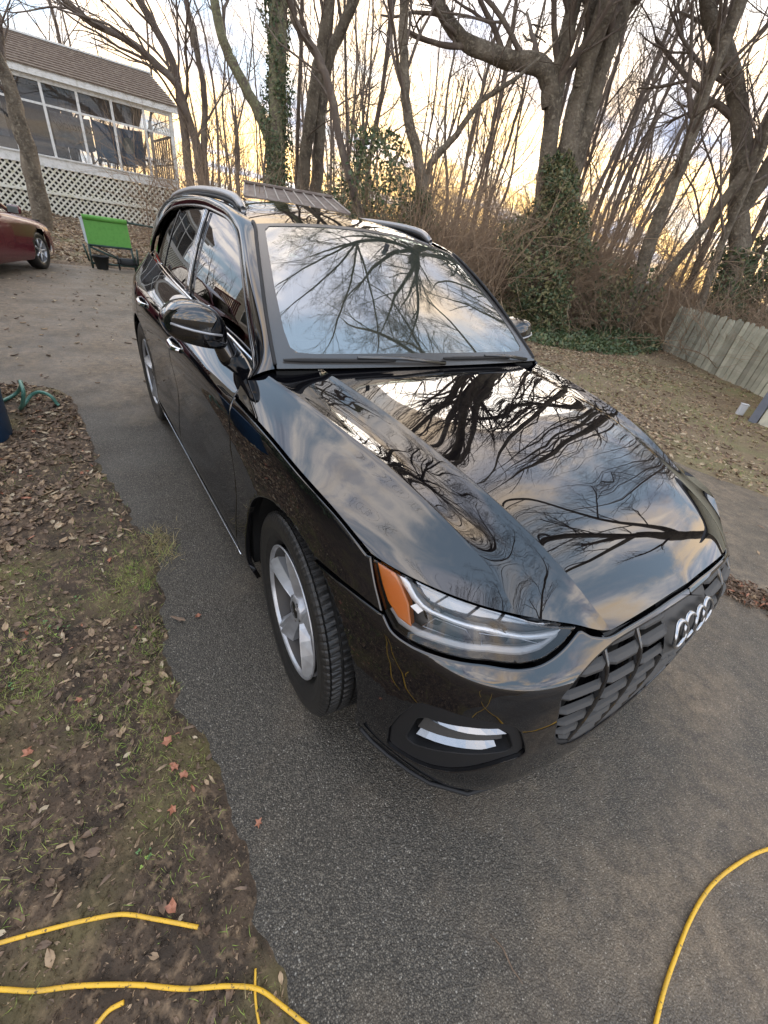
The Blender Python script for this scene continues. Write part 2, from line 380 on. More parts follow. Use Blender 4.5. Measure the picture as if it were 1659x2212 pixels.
A1=arch(0,0,0,r=.435); A2=arch(-2.824,0,0,r=.43)
belt=lambda t: float(np.interp(t,[2.1,2.2,2.52,3.25,3.75,4.7,5.1],[1.0,1.068,1.103,1.136,1.155,1.19,1.195]))
# fender
i0=next(i for i,p in enumerate(A1) if p[1]>.782)
fend=smoothline([(1.116,.797),(1.138,.820),(1.163,.848),(1.204,.903)],.012).tolist()+[(t,z-.011) for t,z in smoothline(TOPL,.015) if 1.215<t<2.1]+[(T_DOOR1-.004,.995),(T_DOOR1-.02,.86),(T_DOOR1,.75),(T_DOOR1+.02,.6),(T_DOOR1+.01,.45),(T_DOOR1-.002,.36),(T_DOOR1-.002,.215)]
fo_=resample(fend,.02,False).tolist()+ [list(p) for p in A1[::-1][:len(A1)-i0]]
panel('fender',W,fo_,'black paint',CAR,h=.022,mirror=True,flip=-1)
# front door / rear door / quarter
d1=[(T_DOOR1+.004,.995),(T_DOOR1-.014,.86),(T_DOOR1+.006,.75),(T_DOOR1+.026,.6),(T_DOOR1+.016,.45),(T_DOOR1+.004,.36),(T_DOOR1+.004,.30),(T_DOOR2-.004,.285),(T_DOOR2+.06,.50),(T_DOOR2+.03,.7),(T_DOOR2-.06,.92),(T_DOOR2-.05,belt(T_DOOR2-.05))]
d1+=[(t,belt(t)) for t in np.linspace(T_DOOR2-.09,2.2,14)]+[(2.15,1.045)]
# reference: z above 1.0 at door front follows the sail
panel('front_door',W,resample(d1,.025),'black paint',CAR,h=.025,mirror=True,flip=-1)
a2f=[p for p in A2 if p[0]<T_DOOR3 and p[1]>.30]
d2=[(T_DOOR2+.004,.285),(T_DOOR2+.068,.50),(T_DOOR2+.038,.7),(T_DOOR2-.052,.92),(T_DOOR2-.042,belt(T_DOOR2-.042))]
d2+=[(t,belt(t)) for t in np.linspace(T_DOOR2,4.26,14)]+[(4.30,1.02),(4.31,.90),(4.25,.80)]
k=[p for p in A2 if p[1]>.30 and p[0]<4.24]; k=[p for p in k if p[0]<4.22]
d2+=[(p[0]-.03,p[1]) for p in sorted(k,key=lambda p:-p[1]) ]
panel('rear_door',W,resample(d2,.025),'black paint',CAR,h=.03,mirror=True,flip=-1)
qa=[(4.305,belt(4.3)),(4.34,1.02),(4.318,.90),(4.257,.81)]
qk=[(p[0],p[1]) for p in A2]
qo=[(4.27,belt(4.27)),(4.308,1.02),(4.318,.90),(4.257,.805)]+[p for p in A2[::1] if 0][:0]
# quarter follows the arch from its front top to the rear foot
fr=[p for p in A2 if p[0]<4.25]; fr=sorted(fr,key=lambda p:p[1])  # front side rising
rear=[p for p in A2 if p[0]>=4.25]; rear=sorted(rear,key=lambda p:p[0])
frup=[(p[0]-.022,p[1]) for p in fr if p[1]>.30][::-1]
qo+=frup+[(fr[0][0]-.022,.23),(fr[0][0],.215)]+fr+rear+[(rear[-1][0]+.02,.215),(5.15,.215),(5.3,.6),(5.32,.95),(5.1,belt(5.1))]
qo+=[(t,belt(t)) for t in np.linspace(5.0,4.3,10)]
panel('rear_quarter',W,resample(qo,.025),'black paint',CAR,h=.035,mirror=True,flip=-1)
sill=[(T_DOOR1-.0,.295),(T_DOOR2,.280),(4.0,.290),(fr[0][0]-.03,.290),(fr[0][0]-.026,.20),(T_DOOR1,.20)]
panel('sill',lambda u,v,o=0:W(u,v,o+.004),resample(sill,.03),'black paint',CAR,h=.03,mirror=True,flip=-1)
b=MB(); b.tube([W(t,.205,.008)[0] for t in np.linspace(T_DOOR1+.02,4.0,30)],.0038,6); b.build('sill_trim','chrome',CAR,True)
# rear end: bumper and tailgate
re=[(5.31,.22),(5.31,.95),(5.33,1.08),(TL,1.08),(TL,.22)]
panel('tailgate',W,resample(re,.03),'black paint',CAR,h=.05,flip=-1,mirror=True)
# front bumper, both sides in one piece
hl=smoothline([(.515,.858),(.582,.834),(.652,.817),(.719,.809),(.818,.806),(.93,.787),(1.011,.774),(1.068,.775),(1.11,.797)],.012).tolist()
rb=[(t,z-.010) for t,z in smoothline(TOPL,.015) if t<.48]+[(.505,.852)]+[(t,z-.004) for t,z in hl[1:]]
rb+=[(1.108,.790),(A1[i0][0],.775)]+[p for p in A1[:i0][::-1]]+[(A1[0][0],.20),(1.0,.215),(.93,.205),(.80,.19),(.60,.185),(.3,.18),(0,.18)]
full=rb+[(-t,z) for t,z in rb[::-1][1:-1]]
gr=[(0,.823),(.2,.820),(.36,.815),(.412,.810),(.50,.790),(.567,.762),(.590,.735),(.585,.70),(.560,.61),(.53,.54),(.49,.487),(.44,.452),(.38,.43),(.2,.415),(0,.412)]
grs_=[tuple(p) for p in smoothline(gr,.015)]
grh=grs_+[(-t,z) for t,z in grs_[::-1][1:-1]]
fog=[(.990,.350),(.994,.44),(.975,.53),(.945,.612),(.925,.634),(.88,.650),(.80,.660),(.715,.658),(.690,.648),(.672,.628),(.636,.56),(.622,.522),(.628,.502),(.672,.480),(.74,.425),(.79,.390),(.85,.362),(.90,.347),(.955,.338),(.980,.338)]
fogm=[(-t,z) for t,z in fog]
panel('bumper',W,resample(full,.018),'black paint',CAR,holes=[resample(grh,.018),resample(fog,.012),resample(fogm,.012)],h=.018,flip=-1,hole_lip=.03)
# lower lip of the bumper in rough plastic
lp=[(0,.235),(.3,.235),(.55,.235),(.70,.236),(.83,.248),(.93,.262),(1.02,.272),(1.06,.25),(1.05,.205),(.93,.190),(.6,.175),(0,.172)]
lpf=lp+[(-t,z) for t,z in lp[::-1][1:-1]]
panel('bumper_lip',lambda u,v,o=0:W(u,v,o+.004),resample(lpf,.025),'matte plastic',CAR,h=.025,flip=-1,lip=.03)
b=MB(); b.tube([W(t,z,.012)[0] for t,z in [(1.085,.32),(1.04,.292),(.98,.275),(.90,.262),(.83,.250),(.7,.235),(.5,.212),(.25,.21),(0,.21),(-.25,.21),(-.5,.212),(-.7,.215),(-.83,.250),(-.98,.275),(-1.085,.32)]],.007,8); b.build('bumper_splitter','matte plastic',CAR,True)
# ---- grille
G=mk('grille',W([t for t in np.linspace(-.62,.62,42)]*9,np.repeat(np.linspace(.38,.85,9),42),-.085),[(j*42+i,j*42+i+1,(j+1)*42+i+1,(j+1)*42+i) for j in range(8) for i in range(41)],'liner',CAR)
def gside(z): # half width of the opening at height z
    q=[p for p in gr if p[0]>.37]; q=sorted(q,key=lambda p:p[1]); return float(np.interp(z,[p[1] for p in q],[p[0] for p in q]))
rows=[.808,.770,.712,.653,.596,.540,.489,.447]
bars=[0.135,.283,.428]
me_cache={}
def slat(t0,t1,z,dz):
    n=max(2,int(abs(t1-t0)/.02)); T=np.linspace(t0,t1,n+1); V=[];Fc=[]
    # section: front face tilted up like a shelf, with a thin nose
    sec=[(-.005,.002),(-.008,-.005),(-.022,.000),(-.022,.012),(-.012,.009)]
    for i,t in enumerate(T):
        e=min(i,n-i); cut=0 if 0<i<n else .009
        for q,(o,h) in enumerate(sec): V.append(W(t,z+h,o-(cut if q in(0,1,4) else 0))[0])
    m_=len(sec)
    for i in range(n):
        for q in range(m_): Fc.append((i*m_+q,i*m_+(q+1)%m_,(i+1)*m_+(q+1)%m_,(i+1)*m_+q))
    Fc.append(tuple(range(m_))); Fc.append(tuple(n*m_+q for q in range(m_))[::-1])
    mk('slat',V,Fc,'grille grey',G,False)
for r,z in enumerate(rows):
    dz=.045 if r<5 else .034
    for sgn in(-1,1):
        xs=[0.010 if r>2 else None]+bars+[gside(z)-.006]
        for a,bb in zip(xs[:-1],xs[1:]):
            if a is None: continue
            if r<=2 and a<.13: continue
            if bb-a<.03: continue
            slat(sgn*(a+.005 if a>.02 else .002),sgn*(bb-.005),z,dz)
for sgn in(-1,1):
    for t in bars[1:]+[.135]:
        z1,z0=(.826,.425) if t>.2 else (.68,.42); b=MB()
        zz=np.linspace(z0,z1,16)
        for a in(0,1):pass
        V=[];Fc=[]
        for z in zz:
            for dt,o in((-.0045,-.07),(-.0045,-.012),(0,-.006),(.0045,-.012),(.0045,-.07)): V.append(W(sgn*t+dt*1.0,z,o)[0])
        for i in range(15):
            for q in range(4): Fc.append((i*5+q,i*5+q+1,i*5+q+6,i*5+q+5))
        mk('grille_bar',V,Fc,'gloss trim',G,True)
# smooth plinth behind the rings with three vertical facets
V=[];Fc=[];T=np.linspace(-.150,.150,25)
for z in np.linspace(.700,.826,8):
    for t in T: V.append(W(t,z,-.034+.030*(.826-z)/.126+.008*abs(math.sin((t+.15)/.0753*math.pi*.5)))[0])
for j in range(7):
    for i in range(24): Fc.append((j*25+i,j*25+i+1,(j+1)*25+i+1,(j+1)*25+i))
mk('emblem_plinth',V,Fc,'grille grey',G)
# rim of the grille opening
b=MB(); P=smoothline(gr+[(-t,z) for t,z in gr[::-1][1:-1]],.03,True); b.tube([W(t,z,-.014)[0] for t,z in np.vstack([P,P[:1]])],.009,6,False); b.build('grille_frame','matte plastic',G,True)
# emblem: four linked rings
EM=bpy.data.objects.new('emblem',None); COL.objects.link(EM); EM.parent=CAR; EM.empty_display_size=.05
for k in range(4):
    cx=(k-1.5)*.0645; V=[];Fc=[];n=40;m_=8
    for i in range(n):
        a=2*math.pi*i/n
        for j in range(m_):
            bb=2*math.pi*j/m_; rr=.0385+.0056*math.cos(bb); o=.004+(.003 if k%2 else 0)+.0055*math.sin(bb)
            V.append(W(cx+rr*math.cos(a),.752+rr*math.sin(a)*1.0,o)[0])
    for i in range(n):
        for j in range(m_): Fc.append((i*m_+j,((i+1)%n)*m_+j,((i+1)%n)*m_+(j+1)%m_,i*m_+(j+1)%m_))
    mk('ring',V,Fc,'ring metal',EM)
# ---- fog intakes
def intake(s):
    fn=lambda u,v,o=0: W(np.asarray(u)*s,v,o)
    inn=[(.935,.428),(.942,.440),(.930,.545),(.922,.556),(.905,.572),(.80,.606),(.727,.622),(.705,.612),(.690,.600),(.664,.548),(.660,.530),(.672,.518),(.74,.498),(.809,.476),(.915,.425)]
    bz=panel('fog_intake',lambda u,v,o=0:fn(u,v,o-.012),resample(fog,.012),'matte plastic',CAR,holes=[resample(inn,.012)],h=.02,flip=-s,hole_lip=.05,lip=.02)[0]
    panel('recess',lambda u,v,o=0:fn(u,v,o-.065),resample([(p[0]*1.01-.008,p[1]) for p in fog],.03),'liner',bz,h=.05,flip=-s)
    def blade(P0,P1,m,w,name,off,ex=.012):
        n=len(P0); V=[];Fc=[]
        for (a,b_),(c_,d_) in zip(P0,P1):
            V+= [fn(a,b_,off)[0],fn(c_,d_,off+ex)[0],fn(c_,d_-.006,off+ex-.006)[0],fn(a,b_-.004,off-.03)[0]]
        for i in range(n-1):
            for q in range(4): Fc.append((i*4+q,i*4+(q+1)%4,i*4+4+(q+1)%4,i*4+4+q))
        Fc+= [(0,1,2,3),tuple(4*(n-1)+q for q in(3,2,1,0))]
        mk(name,V,Fc,m,bz,False)
    ts=np.linspace(0,1,9)
    up=[(.895-.205*k,.566+.040*k-.012*k*k) for k in ts]; lo_=[(a,b_-.0) for a,b_ in up]
    blade([(a,b_) for a,b_ in up],[(a,b_-.006-.010*math.sin(k_*math.pi)) for (a,b_),k_ in zip(up,ts)],'satin bright',0,'blade',-.034)
    up=[(.915-.215*k,.474+.058*k-.010*k*k) for k in ts]; lo_=[(.920-.23*k,.474+.058*k-.010*k*k-.014) for k in ts]
    blade(up,lo_,'satin bright',0,'blade',-.040,.016)
    # grey shelf between the blades
    V=[];Fc=[]
    for k in ts:
        V+= [fn(.905-.225*k,.556+.034*k,-.072)[0],fn(.925-.245*k,.472+.062*k,-.038)[0]]
    for i in range(8): Fc.append((2*i,2*i+1,2*i+3,2*i+2))
    mk('shelf',V,Fc,'grille grey',bz,False)
for s in(1,-1): intake(s)
# ---- headlights
HLO=[(1.198,.902),(1.154,.848),(1.108,.801),(1.067,.7795),(1.011,.7785),(.93,.7915),(.818,.8105),(.719,.8135),(.652,.8215),(.582,.8385),(.520,.861),(.60,.873),(.692,.886),(.825,.899),(.937,.903),(1.063,.901),(1.133,.901)]
def headlight(s):
    fn=lambda u,v,o=0: W(np.asarray(u)*s,v,o)
    H=panel('headlight',lambda u,v,o=0:fn(u,v,o-.001),smoothline(HLO,.012,True) if 0 else resample(HLO,.012),'lamp glass',CAR,h=.02,flip=-s,lip=.010,r=.003)[0]
    big=[(1.212,.915),(1.150,.842),(1.10,.782),(1.06,.765),(1.0,.765),(.93,.775),(.818,.795),(.719,.798),(.64,.806),(.57,.826),(.50,.862),(.60,.888),(.70,.900),(.825,.914),(.95,.918),(1.10,.916)]
    panel('housing',lambda u,v,o=0:fn(u,v,o-.045),resample(big,.02),'lamp housing',H,h=.03,flip=-s)
    # grey shelf running along the lower edge
    low=[(1.105,.806),(1.066,.788),(1.011,.788),(.93,.801),(.818,.819),(.719,.822),(.652,.830),(.590,.846),(.575,.858),(.64,.844),(.719,.837),(.818,.834),(.93,.817),(1.011,.804),(1.06,.803),(1.095,.816)]
    panel('lower_shelf',lambda u,v,o=0:fn(u,v,o-.012),resample(low,.012),'lamp grey',H,h=.02,flip=-s,lip=.02)
    am=[(1.186,.893),(1.150,.852),(1.118,.822),(1.075,.802),(1.030,.800),(1.046,.822),(1.062,.846),(1.095,.872),(1.130,.894)]
    panel('indicator',lambda u,v,o=0:fn(u,v,o-.010),resample(am,.01),'amber',H,h=.015,flip=-s,lip=.02)
    # light guide: a hooked bright band
    dr=[(1.118,.896),(1.100,.884),(1.062,.862),(1.035,.853),(1.00,.851),(.94,.853),(.846,.858),(.718,.852),(.600,.850),(.572,.860),(.62,.861),(.718,.862),(.80,.868),(.846,.869),(.94,.863),(1.0,.861),(1.025,.864),(1.052,.874),(1.085,.893),(1.098,.899)]
    panel('light_guide',lambda u,v,o=0:fn(u,v,o-.008),resample(dr,.010),'lamp bright',H,h=.015,flip=-s,lip=.02)
    up=[(1.078,.897),(1.040,.876),(1.018,.868),(.97,.868),(.91,.874),(.84,.878),(.756,.874),(.66,.866),(.60,.868),(.66,.876),(.70,.882),(.76,.892),(.84,.900),(.94,.905),(1.02,.903)]
    panel('upper_reflector',lambda u,v,o=0:fn(u,v,o-.018),resample(up,.010),'satin bright',H,h=.015,flip=-s,lip=.015)
    for t0 in(.99,.90,.80):
        b=MB(); b.tube([fn(t0+.012,.872 if t0>.95 else .876,-.012)[0],fn(t0-.012,.903,-.012)[0]],.0025,4); b.build('reflector_rib','lamp housing',H)
    for P_ in ([(1.005,.812),(.985,.842),(.90,.846),(.86,.822)],[(.835,.822),(.86,.848),(.72,.848),(.66,.840),(.70,.828)]):
        b=MB(); b.tube([fn(t,z,-.016)[0] for t,z in P_+P_[:1]],.0022,5,False); b.build('lamp_bezel','satin bright',H,True)
    V=[fn(1.055,.845,-.008)[0],fn(1.028,.838,-.008)[0],fn(1.020,.850,-.010)[0],fn(1.045,.856,-.010)[0]]; mk('facet',V,[(0,1,2,3)],'lamp bright',H,False)
    # dark projector boxes with a lens
    for (a,b_,c_) in((.995,.838,.0),(.80,.842,0)):
        p=Vector(fn(a,b_,-.045)[0]); V=[];Fc=[]
        n=20; nn=Vector((fn(a,b_,.1)[0]-fn(a,b_,0)[0])).normalized(); e1=Vector((0,0,1)).cross(nn).normalized(); e2=nn.cross(e1)
        mb=MB(); mb.tube([p,p+nn*.02],.026,20); mb.build('projector','gloss trim',H,True)
for s in(1,-1): headlight(s)
# ---- bonnet
def colm(P,n=14): 
    c=catmull(P,30); s_=np.concatenate([[0],np.cumsum(np.linalg.norm(np.diff(c,axis=0),axis=1))]); q=np.linspace(0,s_[-1],n); return np.stack([np.interp(q,s_,c[:,k]) for k in range(3)],1)
_TL=smoothline(TOPL,.01)
def E_(t): 
    z=float(np.interp(t,_TL[:,0],_TL[:,1])); p=W(t,z)[0]; return (p[0],-p[1],p[2])
NU=22
c0=colm([(-.475,0,1.110),(-.25,0,1.093),(0,0,1.068),(.22,0,1.037),(.42,0,.999),(.58,0,.957),(.70,0,.906),(.76,0,.874),E_(0)],NU)
r1=colm([(-.529,.575,1.101),(-.30,.548,1.088),(-.05,.522,1.068),(.16,.503,1.043),(.363,.480,1.010),(.52,.458,.968),(.63,.440,.927),(.72,.420,.880),E_(.405)],NU)
r1[:,1]=abs(r1[:,1])
r2=colm([(-.565,.80,1.086),(-.30,.765,1.077),(-.073,.728,1.058),(.12,.692,1.034),(.30,.665,1.001),(.45,.642,.965),(.56,.628,.929),E_(.76)],NU)
ee=colm([E_(t) for t in np.linspace(2.105,1.205,12)],NU)
mid2=colm([(-.57,.868,1.044),(-.30,.845,1.038),(-.07,.826,1.020),(.12,.800,.993),(.28,.770,.960),(.40,.752,.934),(.50,.738,.917),E_(.97)],NU)
v1=(r1+r2)/2; v1[:,2]-=.017*np.sin(np.linspace(.12,1,NU)*math.pi)
w_=np.clip((np.linspace(0,1,NU)-.72)/.28,0,1)**2; v1=v1+w_[:,None]*(np.array(E_(.585))-v1[-1])
def lin(a,b_,f): return a*(1-f)+b_*f
def bul(a,b_,f,h):
    q=lin(a,b_,f).copy(); q[:,2]+=h*np.sin(np.linspace(.2,.96,NU)*math.pi); return q
def fe(q,t):
    w_=np.clip((np.linspace(0,1,NU)-.72)/.28,0,1)**2; return q+w_[:,None]*(np.array(E_(t))-q[-1])
COLS=[c0,fe(bul(c0,r1,.25,.004),.10),fe(bul(c0,r1,.55,.006),.225),fe(bul(c0,r1,.80,.002),.33),fe(lin(c0,r1,.95),.39),r1,fe(bul(r1,v1,.22,-.004),.45),fe(bul(r1,v1,.6,-.002),.52),v1,fe(bul(v1,r2,.5,-.003),.68),fe(lin(v1,r2,.90),.74),r2,fe(bul(r2,mid2,.13,-.004),.79),fe(bul(r2,mid2,.5,.002),.87),mid2,fe(bul(mid2,ee,.5,.004),1.09),fe(bul(mid2,ee,.85,.002),1.17),ee]
# crease points are doubled so that the ridges stay crisp
CN=[]
for k,c_ in enumerate(COLS):
    CN.append(c_)
    if k in(5,11): CN.append(c_)
CN=np.array(CN)                      # (nv,nu,3)
BU=bspl(NU,3,np.linspace(0,1,90)); BV=bspl(len(CN),3,np.linspace(0,1,110))
HP=np.einsum('ui,vj,jik->uvk',BU,BV,CN)      # (u,v,xyz) with y>0
HPm=HP.copy(); HPm[:,:,1]*=-1
HF=np.concatenate([HPm[:,::-1],HP[:,1:]],1)
HF[:,:,2]+=.003
gridmesh('bonnet',HF,'black paint',CAR,flip=1 if np.cross(HF[1,0]-HF[0,0],HF[0,1]-HF[0,0])[2]>0 else -1,lip=.010)
# ---- windscreen
def wsP(s,u,off=0,yw=1.):
    s=np.asarray(s,float);u=np.asarray(u,float); a=s*s
    bot=np.stack([-.447-.060*a-.0*s,s*.757,1.117-.009*a],-1); top=np.stack([-1.118-.050*a,s*.596,1.578-.052*a],-1)
    P=bot*(1-u[...,None])+top*u[...,None]; bl=.060*u*(1-u); n=np.array([.56,0,.83]); P=P+n*(bl[...,None]+off)
    P[...,1]+=s*.02*u*(1-u)*4*.5; return P
S_,U_=np.meshgrid(np.linspace(-1,1,61),np.linspace(0,1,40),indexing='ij')
gridmesh('windscreen',wsP(S_,U_),'windshield glass',CAR,flip=-1 if np.cross(wsP(S_,U_)[1,0]-wsP(S_,U_)[0,0],wsP(S_,U_)[0,1]-wsP(S_,U_)[0,0])[2]<0 else 1,lip=.006)
WSO=CAR.children[-1]
panel('sticker',lambda u,v,o=0:wsP(u,v,o-.004),[(-.155,.50),(-.10,.50),(-.10,.60),(-.155,.60)],mat('sticker mint',(.45,.62,.55),.5),WSO,h=.05,lip=.001,r=.0005)
# dark printed border of the glass
def bandpanel(name,outer,inner,fn,m,parent,h,off,flip): return panel(name,lambda u,v,o=0:fn(u,v,o+off),outer,m,parent,holes=[inner],h=h,flip=flip,lip=.002,r=.001)
wf=lambda u,v,o=0: wsP(u,v,o)
wo=resample([(-1,.0),(1,.0),(1,1),(-1,1)],.05)
cr=[(-.93,.22),(-.915,.12),(-.88,.09),(-.80,.082),(0,.082),(.80,.082),(.88,.09),(.915,.12),(.93,.22),(.935,.5),(.93,.94),(.90,.975),(-.90,.975),(-.93,.94),(-.935,.5)]
FLW=1 if np.cross(wsP(np.array([.01]),np.array([0.]))[0]-wsP(np.array([0.]),np.array([0.]))[0],wsP(np.array([0.]),np.array([.01]))[0]-wsP(np.array([0.]),np.array([0.]))[0])[2]>0 else -1
bandpanel('glass_border',resample([(-1,.0),(1,.0),(1,1),(-1,1)],.02),resample(cr,.02),wf,'frit',WSO,.025,.003,FLW)
# ---- roof
def roofP(s,u,off=0):
    s=np.asarray(s,float);u=np.asarray(u,float); x0=-1.122-.050*s*s; x=x0*(1-u)+(-3.40-.0*s)*u
    hw=np.interp(x,[-3.4,-2.9,-2.2,-1.8,-1.4,-1.17],[.56,.588,.60,.602,.601,.596]); ze=np.interp(-x,[1.1,1.165,1.25,1.4,1.6,1.8,2.1,2.4,2.7,2.9,3.15,3.4],[1.505,1.526,1.545,1.569,1.588,1.597,1.600,1.594,1.577,1.560,1.525,1.470])
    return np.stack([x,s*hw,ze+.048*(1-s*s)-.004*s**6+off],-1)
S_,U_=np.meshgrid(np.linspace(-1,1,61),np.linspace(0,1,70),indexing='ij')
RP=roofP(S_,U_)
for k in range(3): RP[:,:,2]=blur1(RP[:,:,2],2.0,1)
gridmesh('roof',RP,'black paint',CAR,flip=FLW,lip=.02)
# ---- side glass and the painted frame around it
Q1=[(-.575,.862,1.035),(-.64,.800,1.068),(-.70,.779,1.095),(-.783,.762,1.152),(-.888,.738,1.253),(-1.011,.708,1.355),(-1.13,.678,1.436),(-1.23,.657,1.488),(-1.383,.641,1.528),(-1.63,.632,1.549),(-1.862,.627,1.558),(-2.232,.627,1.550),(-2.60,.634,1.520),(-2.85,.650,1.462),(-3.05,.672,1.375),(-3.20,.695,1.27),(-3.27,.705,1.195)]
Q2=[(-.510,.766,1.108),(-.56,.757,1.146),(-.62,.745,1.190),(-.72,.723,1.262),(-.84,.692,1.345),(-.96,.660,1.420),(-1.06,.631,1.475),(-1.168,.602,1.527),(-1.383,.6045,1.570),(-1.63,.606,1.592),(-1.862,.606,1.600),(-2.232,.604,1.598),(-2.60,.598,1.585),(-2.9,.590,1.562),(-3.15,.58,1.527),(-3.40,.565,1.472),(-3.56,.60,1.30)]
def rs(P,n):
    c=catmull(P,20); s_=np.linspace(0,len(c)-1,n); i=np.arange(len(c)); return np.stack([np.interp(s_,i,c[:,k]) for k in range(3)],1)
n_=120; q1=rs(Q1,n_);q2=rs(Q2,n_)
V_=np.linspace(0,1,9)
FP=q1[:,None]*(1-V_[None,:,None])+q2[:,None]*V_[None,:,None]
dirv=np.stack([np.interp(np.linspace(0,1,n_),[0,.35,1],[.55,.25,-.1]),np.full(n_,.7),np.full(n_,.55)],1); dirv/=np.linalg.norm(dirv,axis=1)[:,None]
FP=FP+dirv[:,None]*(.022*4*V_*(1-V_))[None,:,None]
FPm=FP*[1,-1,1]
ff=1 if np.cross(FPm[60,0]-FPm[61,0],FPm[60,1]-FPm[60,0])@np.array([0,-1,.5])<0 else -1
fl=np.cross(FPm[61,0]-FPm[60,0],FPm[60,1]-FPm[60,0])@np.array([0,-1,.5]); gridmesh('window_frame',FPm,'black paint',CAR,flip=1 if fl>0 else -1,lip=.02,mirror=True)
_gx=np.linspace(-3.8,-.2,361); _gb=blur1(np.interp(_gx,[-3.6,-3.3,-2.8,-2.2,-1.6,-1.1,-.65,-.4],[.66,.715,.765,.795,.80,.795,.775,.75]),18,0)
def yg(x,z):
    b_=np.interp(x,_gx,_gb); h=np.clip(z-1.07,-.1,.6); return b_-(.20*h+.33*h*h)
gfn=lambda u,v,o=0: np.stack([np.asarray(u),-(yg(np.asarray(u),np.asarray(v))-.012+o),np.asarray(v)],-1)
def gline(x0,x1,n=12): return [(x,belt_x(x)+.012) for x in np.linspace(x0,x1,n)]
belt_x=lambda x: float(np.interp(x,[-3.3,-3.17,-2.196,-1.692,-.959,-.697,-.6],[1.195,1.19,1.155,1.136,1.103,1.075,1.05]))
topx=[(-.70,1.085),(-.783,1.15),(-.888,1.25),(-1.011,1.352),(-1.13,1.432),(-1.23,1.482),(-1.383,1.522),(-1.63,1.543),(-1.80,1.549)]
fg=topx+[(-1.74,1.14)]+[(x,belt_x(x)-.01) for x in np.linspace(-1.7,-.72,10)]
fg=[(-.70,1.075)]+[(-.783,1.148),(-.888,1.25),(-1.011,1.352),(-1.13,1.432),(-1.23,1.482),(-1.383,1.522),(-1.63,1.543),(-1.785,1.549),(-1.72,1.13)]+[(x,belt_x(x)-.01) for x in np.linspace(-1.66,-.75,9)]
panel('front_window',gfn,resample(fg,.03),'tinted glass',CAR,h=.04,flip=1,lip=.004,mirror=True)
rg=[(-1.905,1.551),(-2.232,1.545),(-2.467,1.526),(-2.56,1.19)]+[(x,belt_x(x)-.01) for x in np.linspace(-2.5,-1.90,7)]+[(-1.86,1.14)]
panel('rear_window',gfn,resample(rg,.03),'tinted glass',CAR,h=.04,flip=1,lip=.004,mirror=True)
qg=[(-2.50,1.522),(-2.60,1.515),(-2.85,1.458),(-3.05,1.37),(-3.20,1.265),(-3.25,1.195),(-2.60,1.172)]
panel('quarter_window',gfn,resample(qg,.03),'tinted glass',CAR,h=.04,flip=1,lip=.004,mirror=True)
for nm,po in (('door_pillar',[(-1.79,1.549),(-1.90,1.55),(-1.855,1.13),(-1.725,1.125)]),('rear_pillar',[(-2.467,1.53),(-2.505,1.525),(-2.605,1.16),(-2.56,1.17)])):
    panel(nm,lambda u,v,o=0:gfn(u,v,o+.006),resample(po,.03),'gloss trim',CAR,h=.03,flip=1,lip=.01,mirror=True)
for sg in(-1,1):
    b=MB(); pts=[(x,sg*(yg(x,belt_x(x))+.004),belt_x(x)+.004) for x in np.linspace(-.66,-3.25,40)]; b.tube(pts,.007,8); b.build('belt_trim','chrome',CAR,True)
    b=MB(); pts=[(p[0],sg*(p[1]-.001),p[2]-.004) for p in q1[8:]]; b.tube(pts,.007,6); b.build('window_seal','gloss trim',CAR,True)
    b=MB(); b.tube([(p[0]+.004,sg*(p[1]-.004),p[2]+.002) for p in q2[2:54]],.008,6); b.build('windscreen_trim','matte plastic',CAR,True)
    for xx in(-1.80,-1.775):
        b=MB(); b.tube([(xx-.01*(1-k)+.055*(1-k)+(.0),sg*(yg(xx,1.14+.405*k)+.004),1.14+.405*k) for k in np.linspace(0,1,8)],.003,5); b.build('pillar_trim','chrome',CAR,True)
# roof rails
    rp=[(-1.375,.574,1.578),(-1.41,.574,1.598),(-1.47,.574,1.618),(-1.642,.574,1.634),(-1.889,.574,1.640),(-2.185,.574,1.638),(-2.5,.571,1.622),(-2.75,.568,1.600),(-2.88,.566,1.58),(-2.93,.565,1.562)]
    c_=rs(rp,40); V=[];Fc=[]
    for i,p in enumerate(c_):
        w_=.019 if 1<i<38 else .012; hh=.030 if 2<i<37 else .022
        for k in range(10):
            a=2*math.pi*k/10; V.append((p[0],sg*(p[1]+w_*math.cos(a)),p[2]-hh*.3+hh*.62*math.sin(a)))
    for i in range(39):
        for k in range(10): Fc.append((i*10+k,i*10+(k+1)%10,(i+1)*10+(k+1)%10,(i+1)*10+k))
    Fc+= [tuple(range(10)),tuple(390+k for k in range(10))]
    rl=mk('roof_rail',V,Fc,'satin rail',CAR)
    b=MB(); b.tube([(p[0],sg*(p[1]+.012),p[2]-.032) for p in c_[1:-1]],.010,6); b.build('rail_foot','matte plastic',rl,True)
# ---- wipers
def wiper(P,y0):
    b=MB()
    pts=[Vector(p) for p in P]
    b.tube([p+Vector((0,0,.0)) for p in pts],[.006,.010,.010,.010,.006],6); return b
def onglass(s,u,o=.012): return tuple(wsP(np.array([s]),np.array([u]),o)[0])
for (s0,s1,u0,u1,sa) in((-.965,-.33,.040,.030,.02),(.03,.70,.040,.034,.86)):
    b=MB(); b.tube([onglass(s0+(s1-s0)*k,u0+(u1-u0)*k,.010) for k in np.linspace(0,1,8)],[.004,.0075,.0075,.0075,.0075,.0075,.0075,.004],6); WP=b.build('wiper','matte plastic',CAR,False)
    sb=s0+(s1-s0)*(.62 if sa<.5 else .55); b=MB(); b.tube([onglass(sb,(u0+u1)/2+.006,.020),onglass((sb+sa)/2,.030,.022),onglass(sa,.004,.014)],[.006,.008,.009],6); b.build('wiper_arm','gloss trim',WP,True)
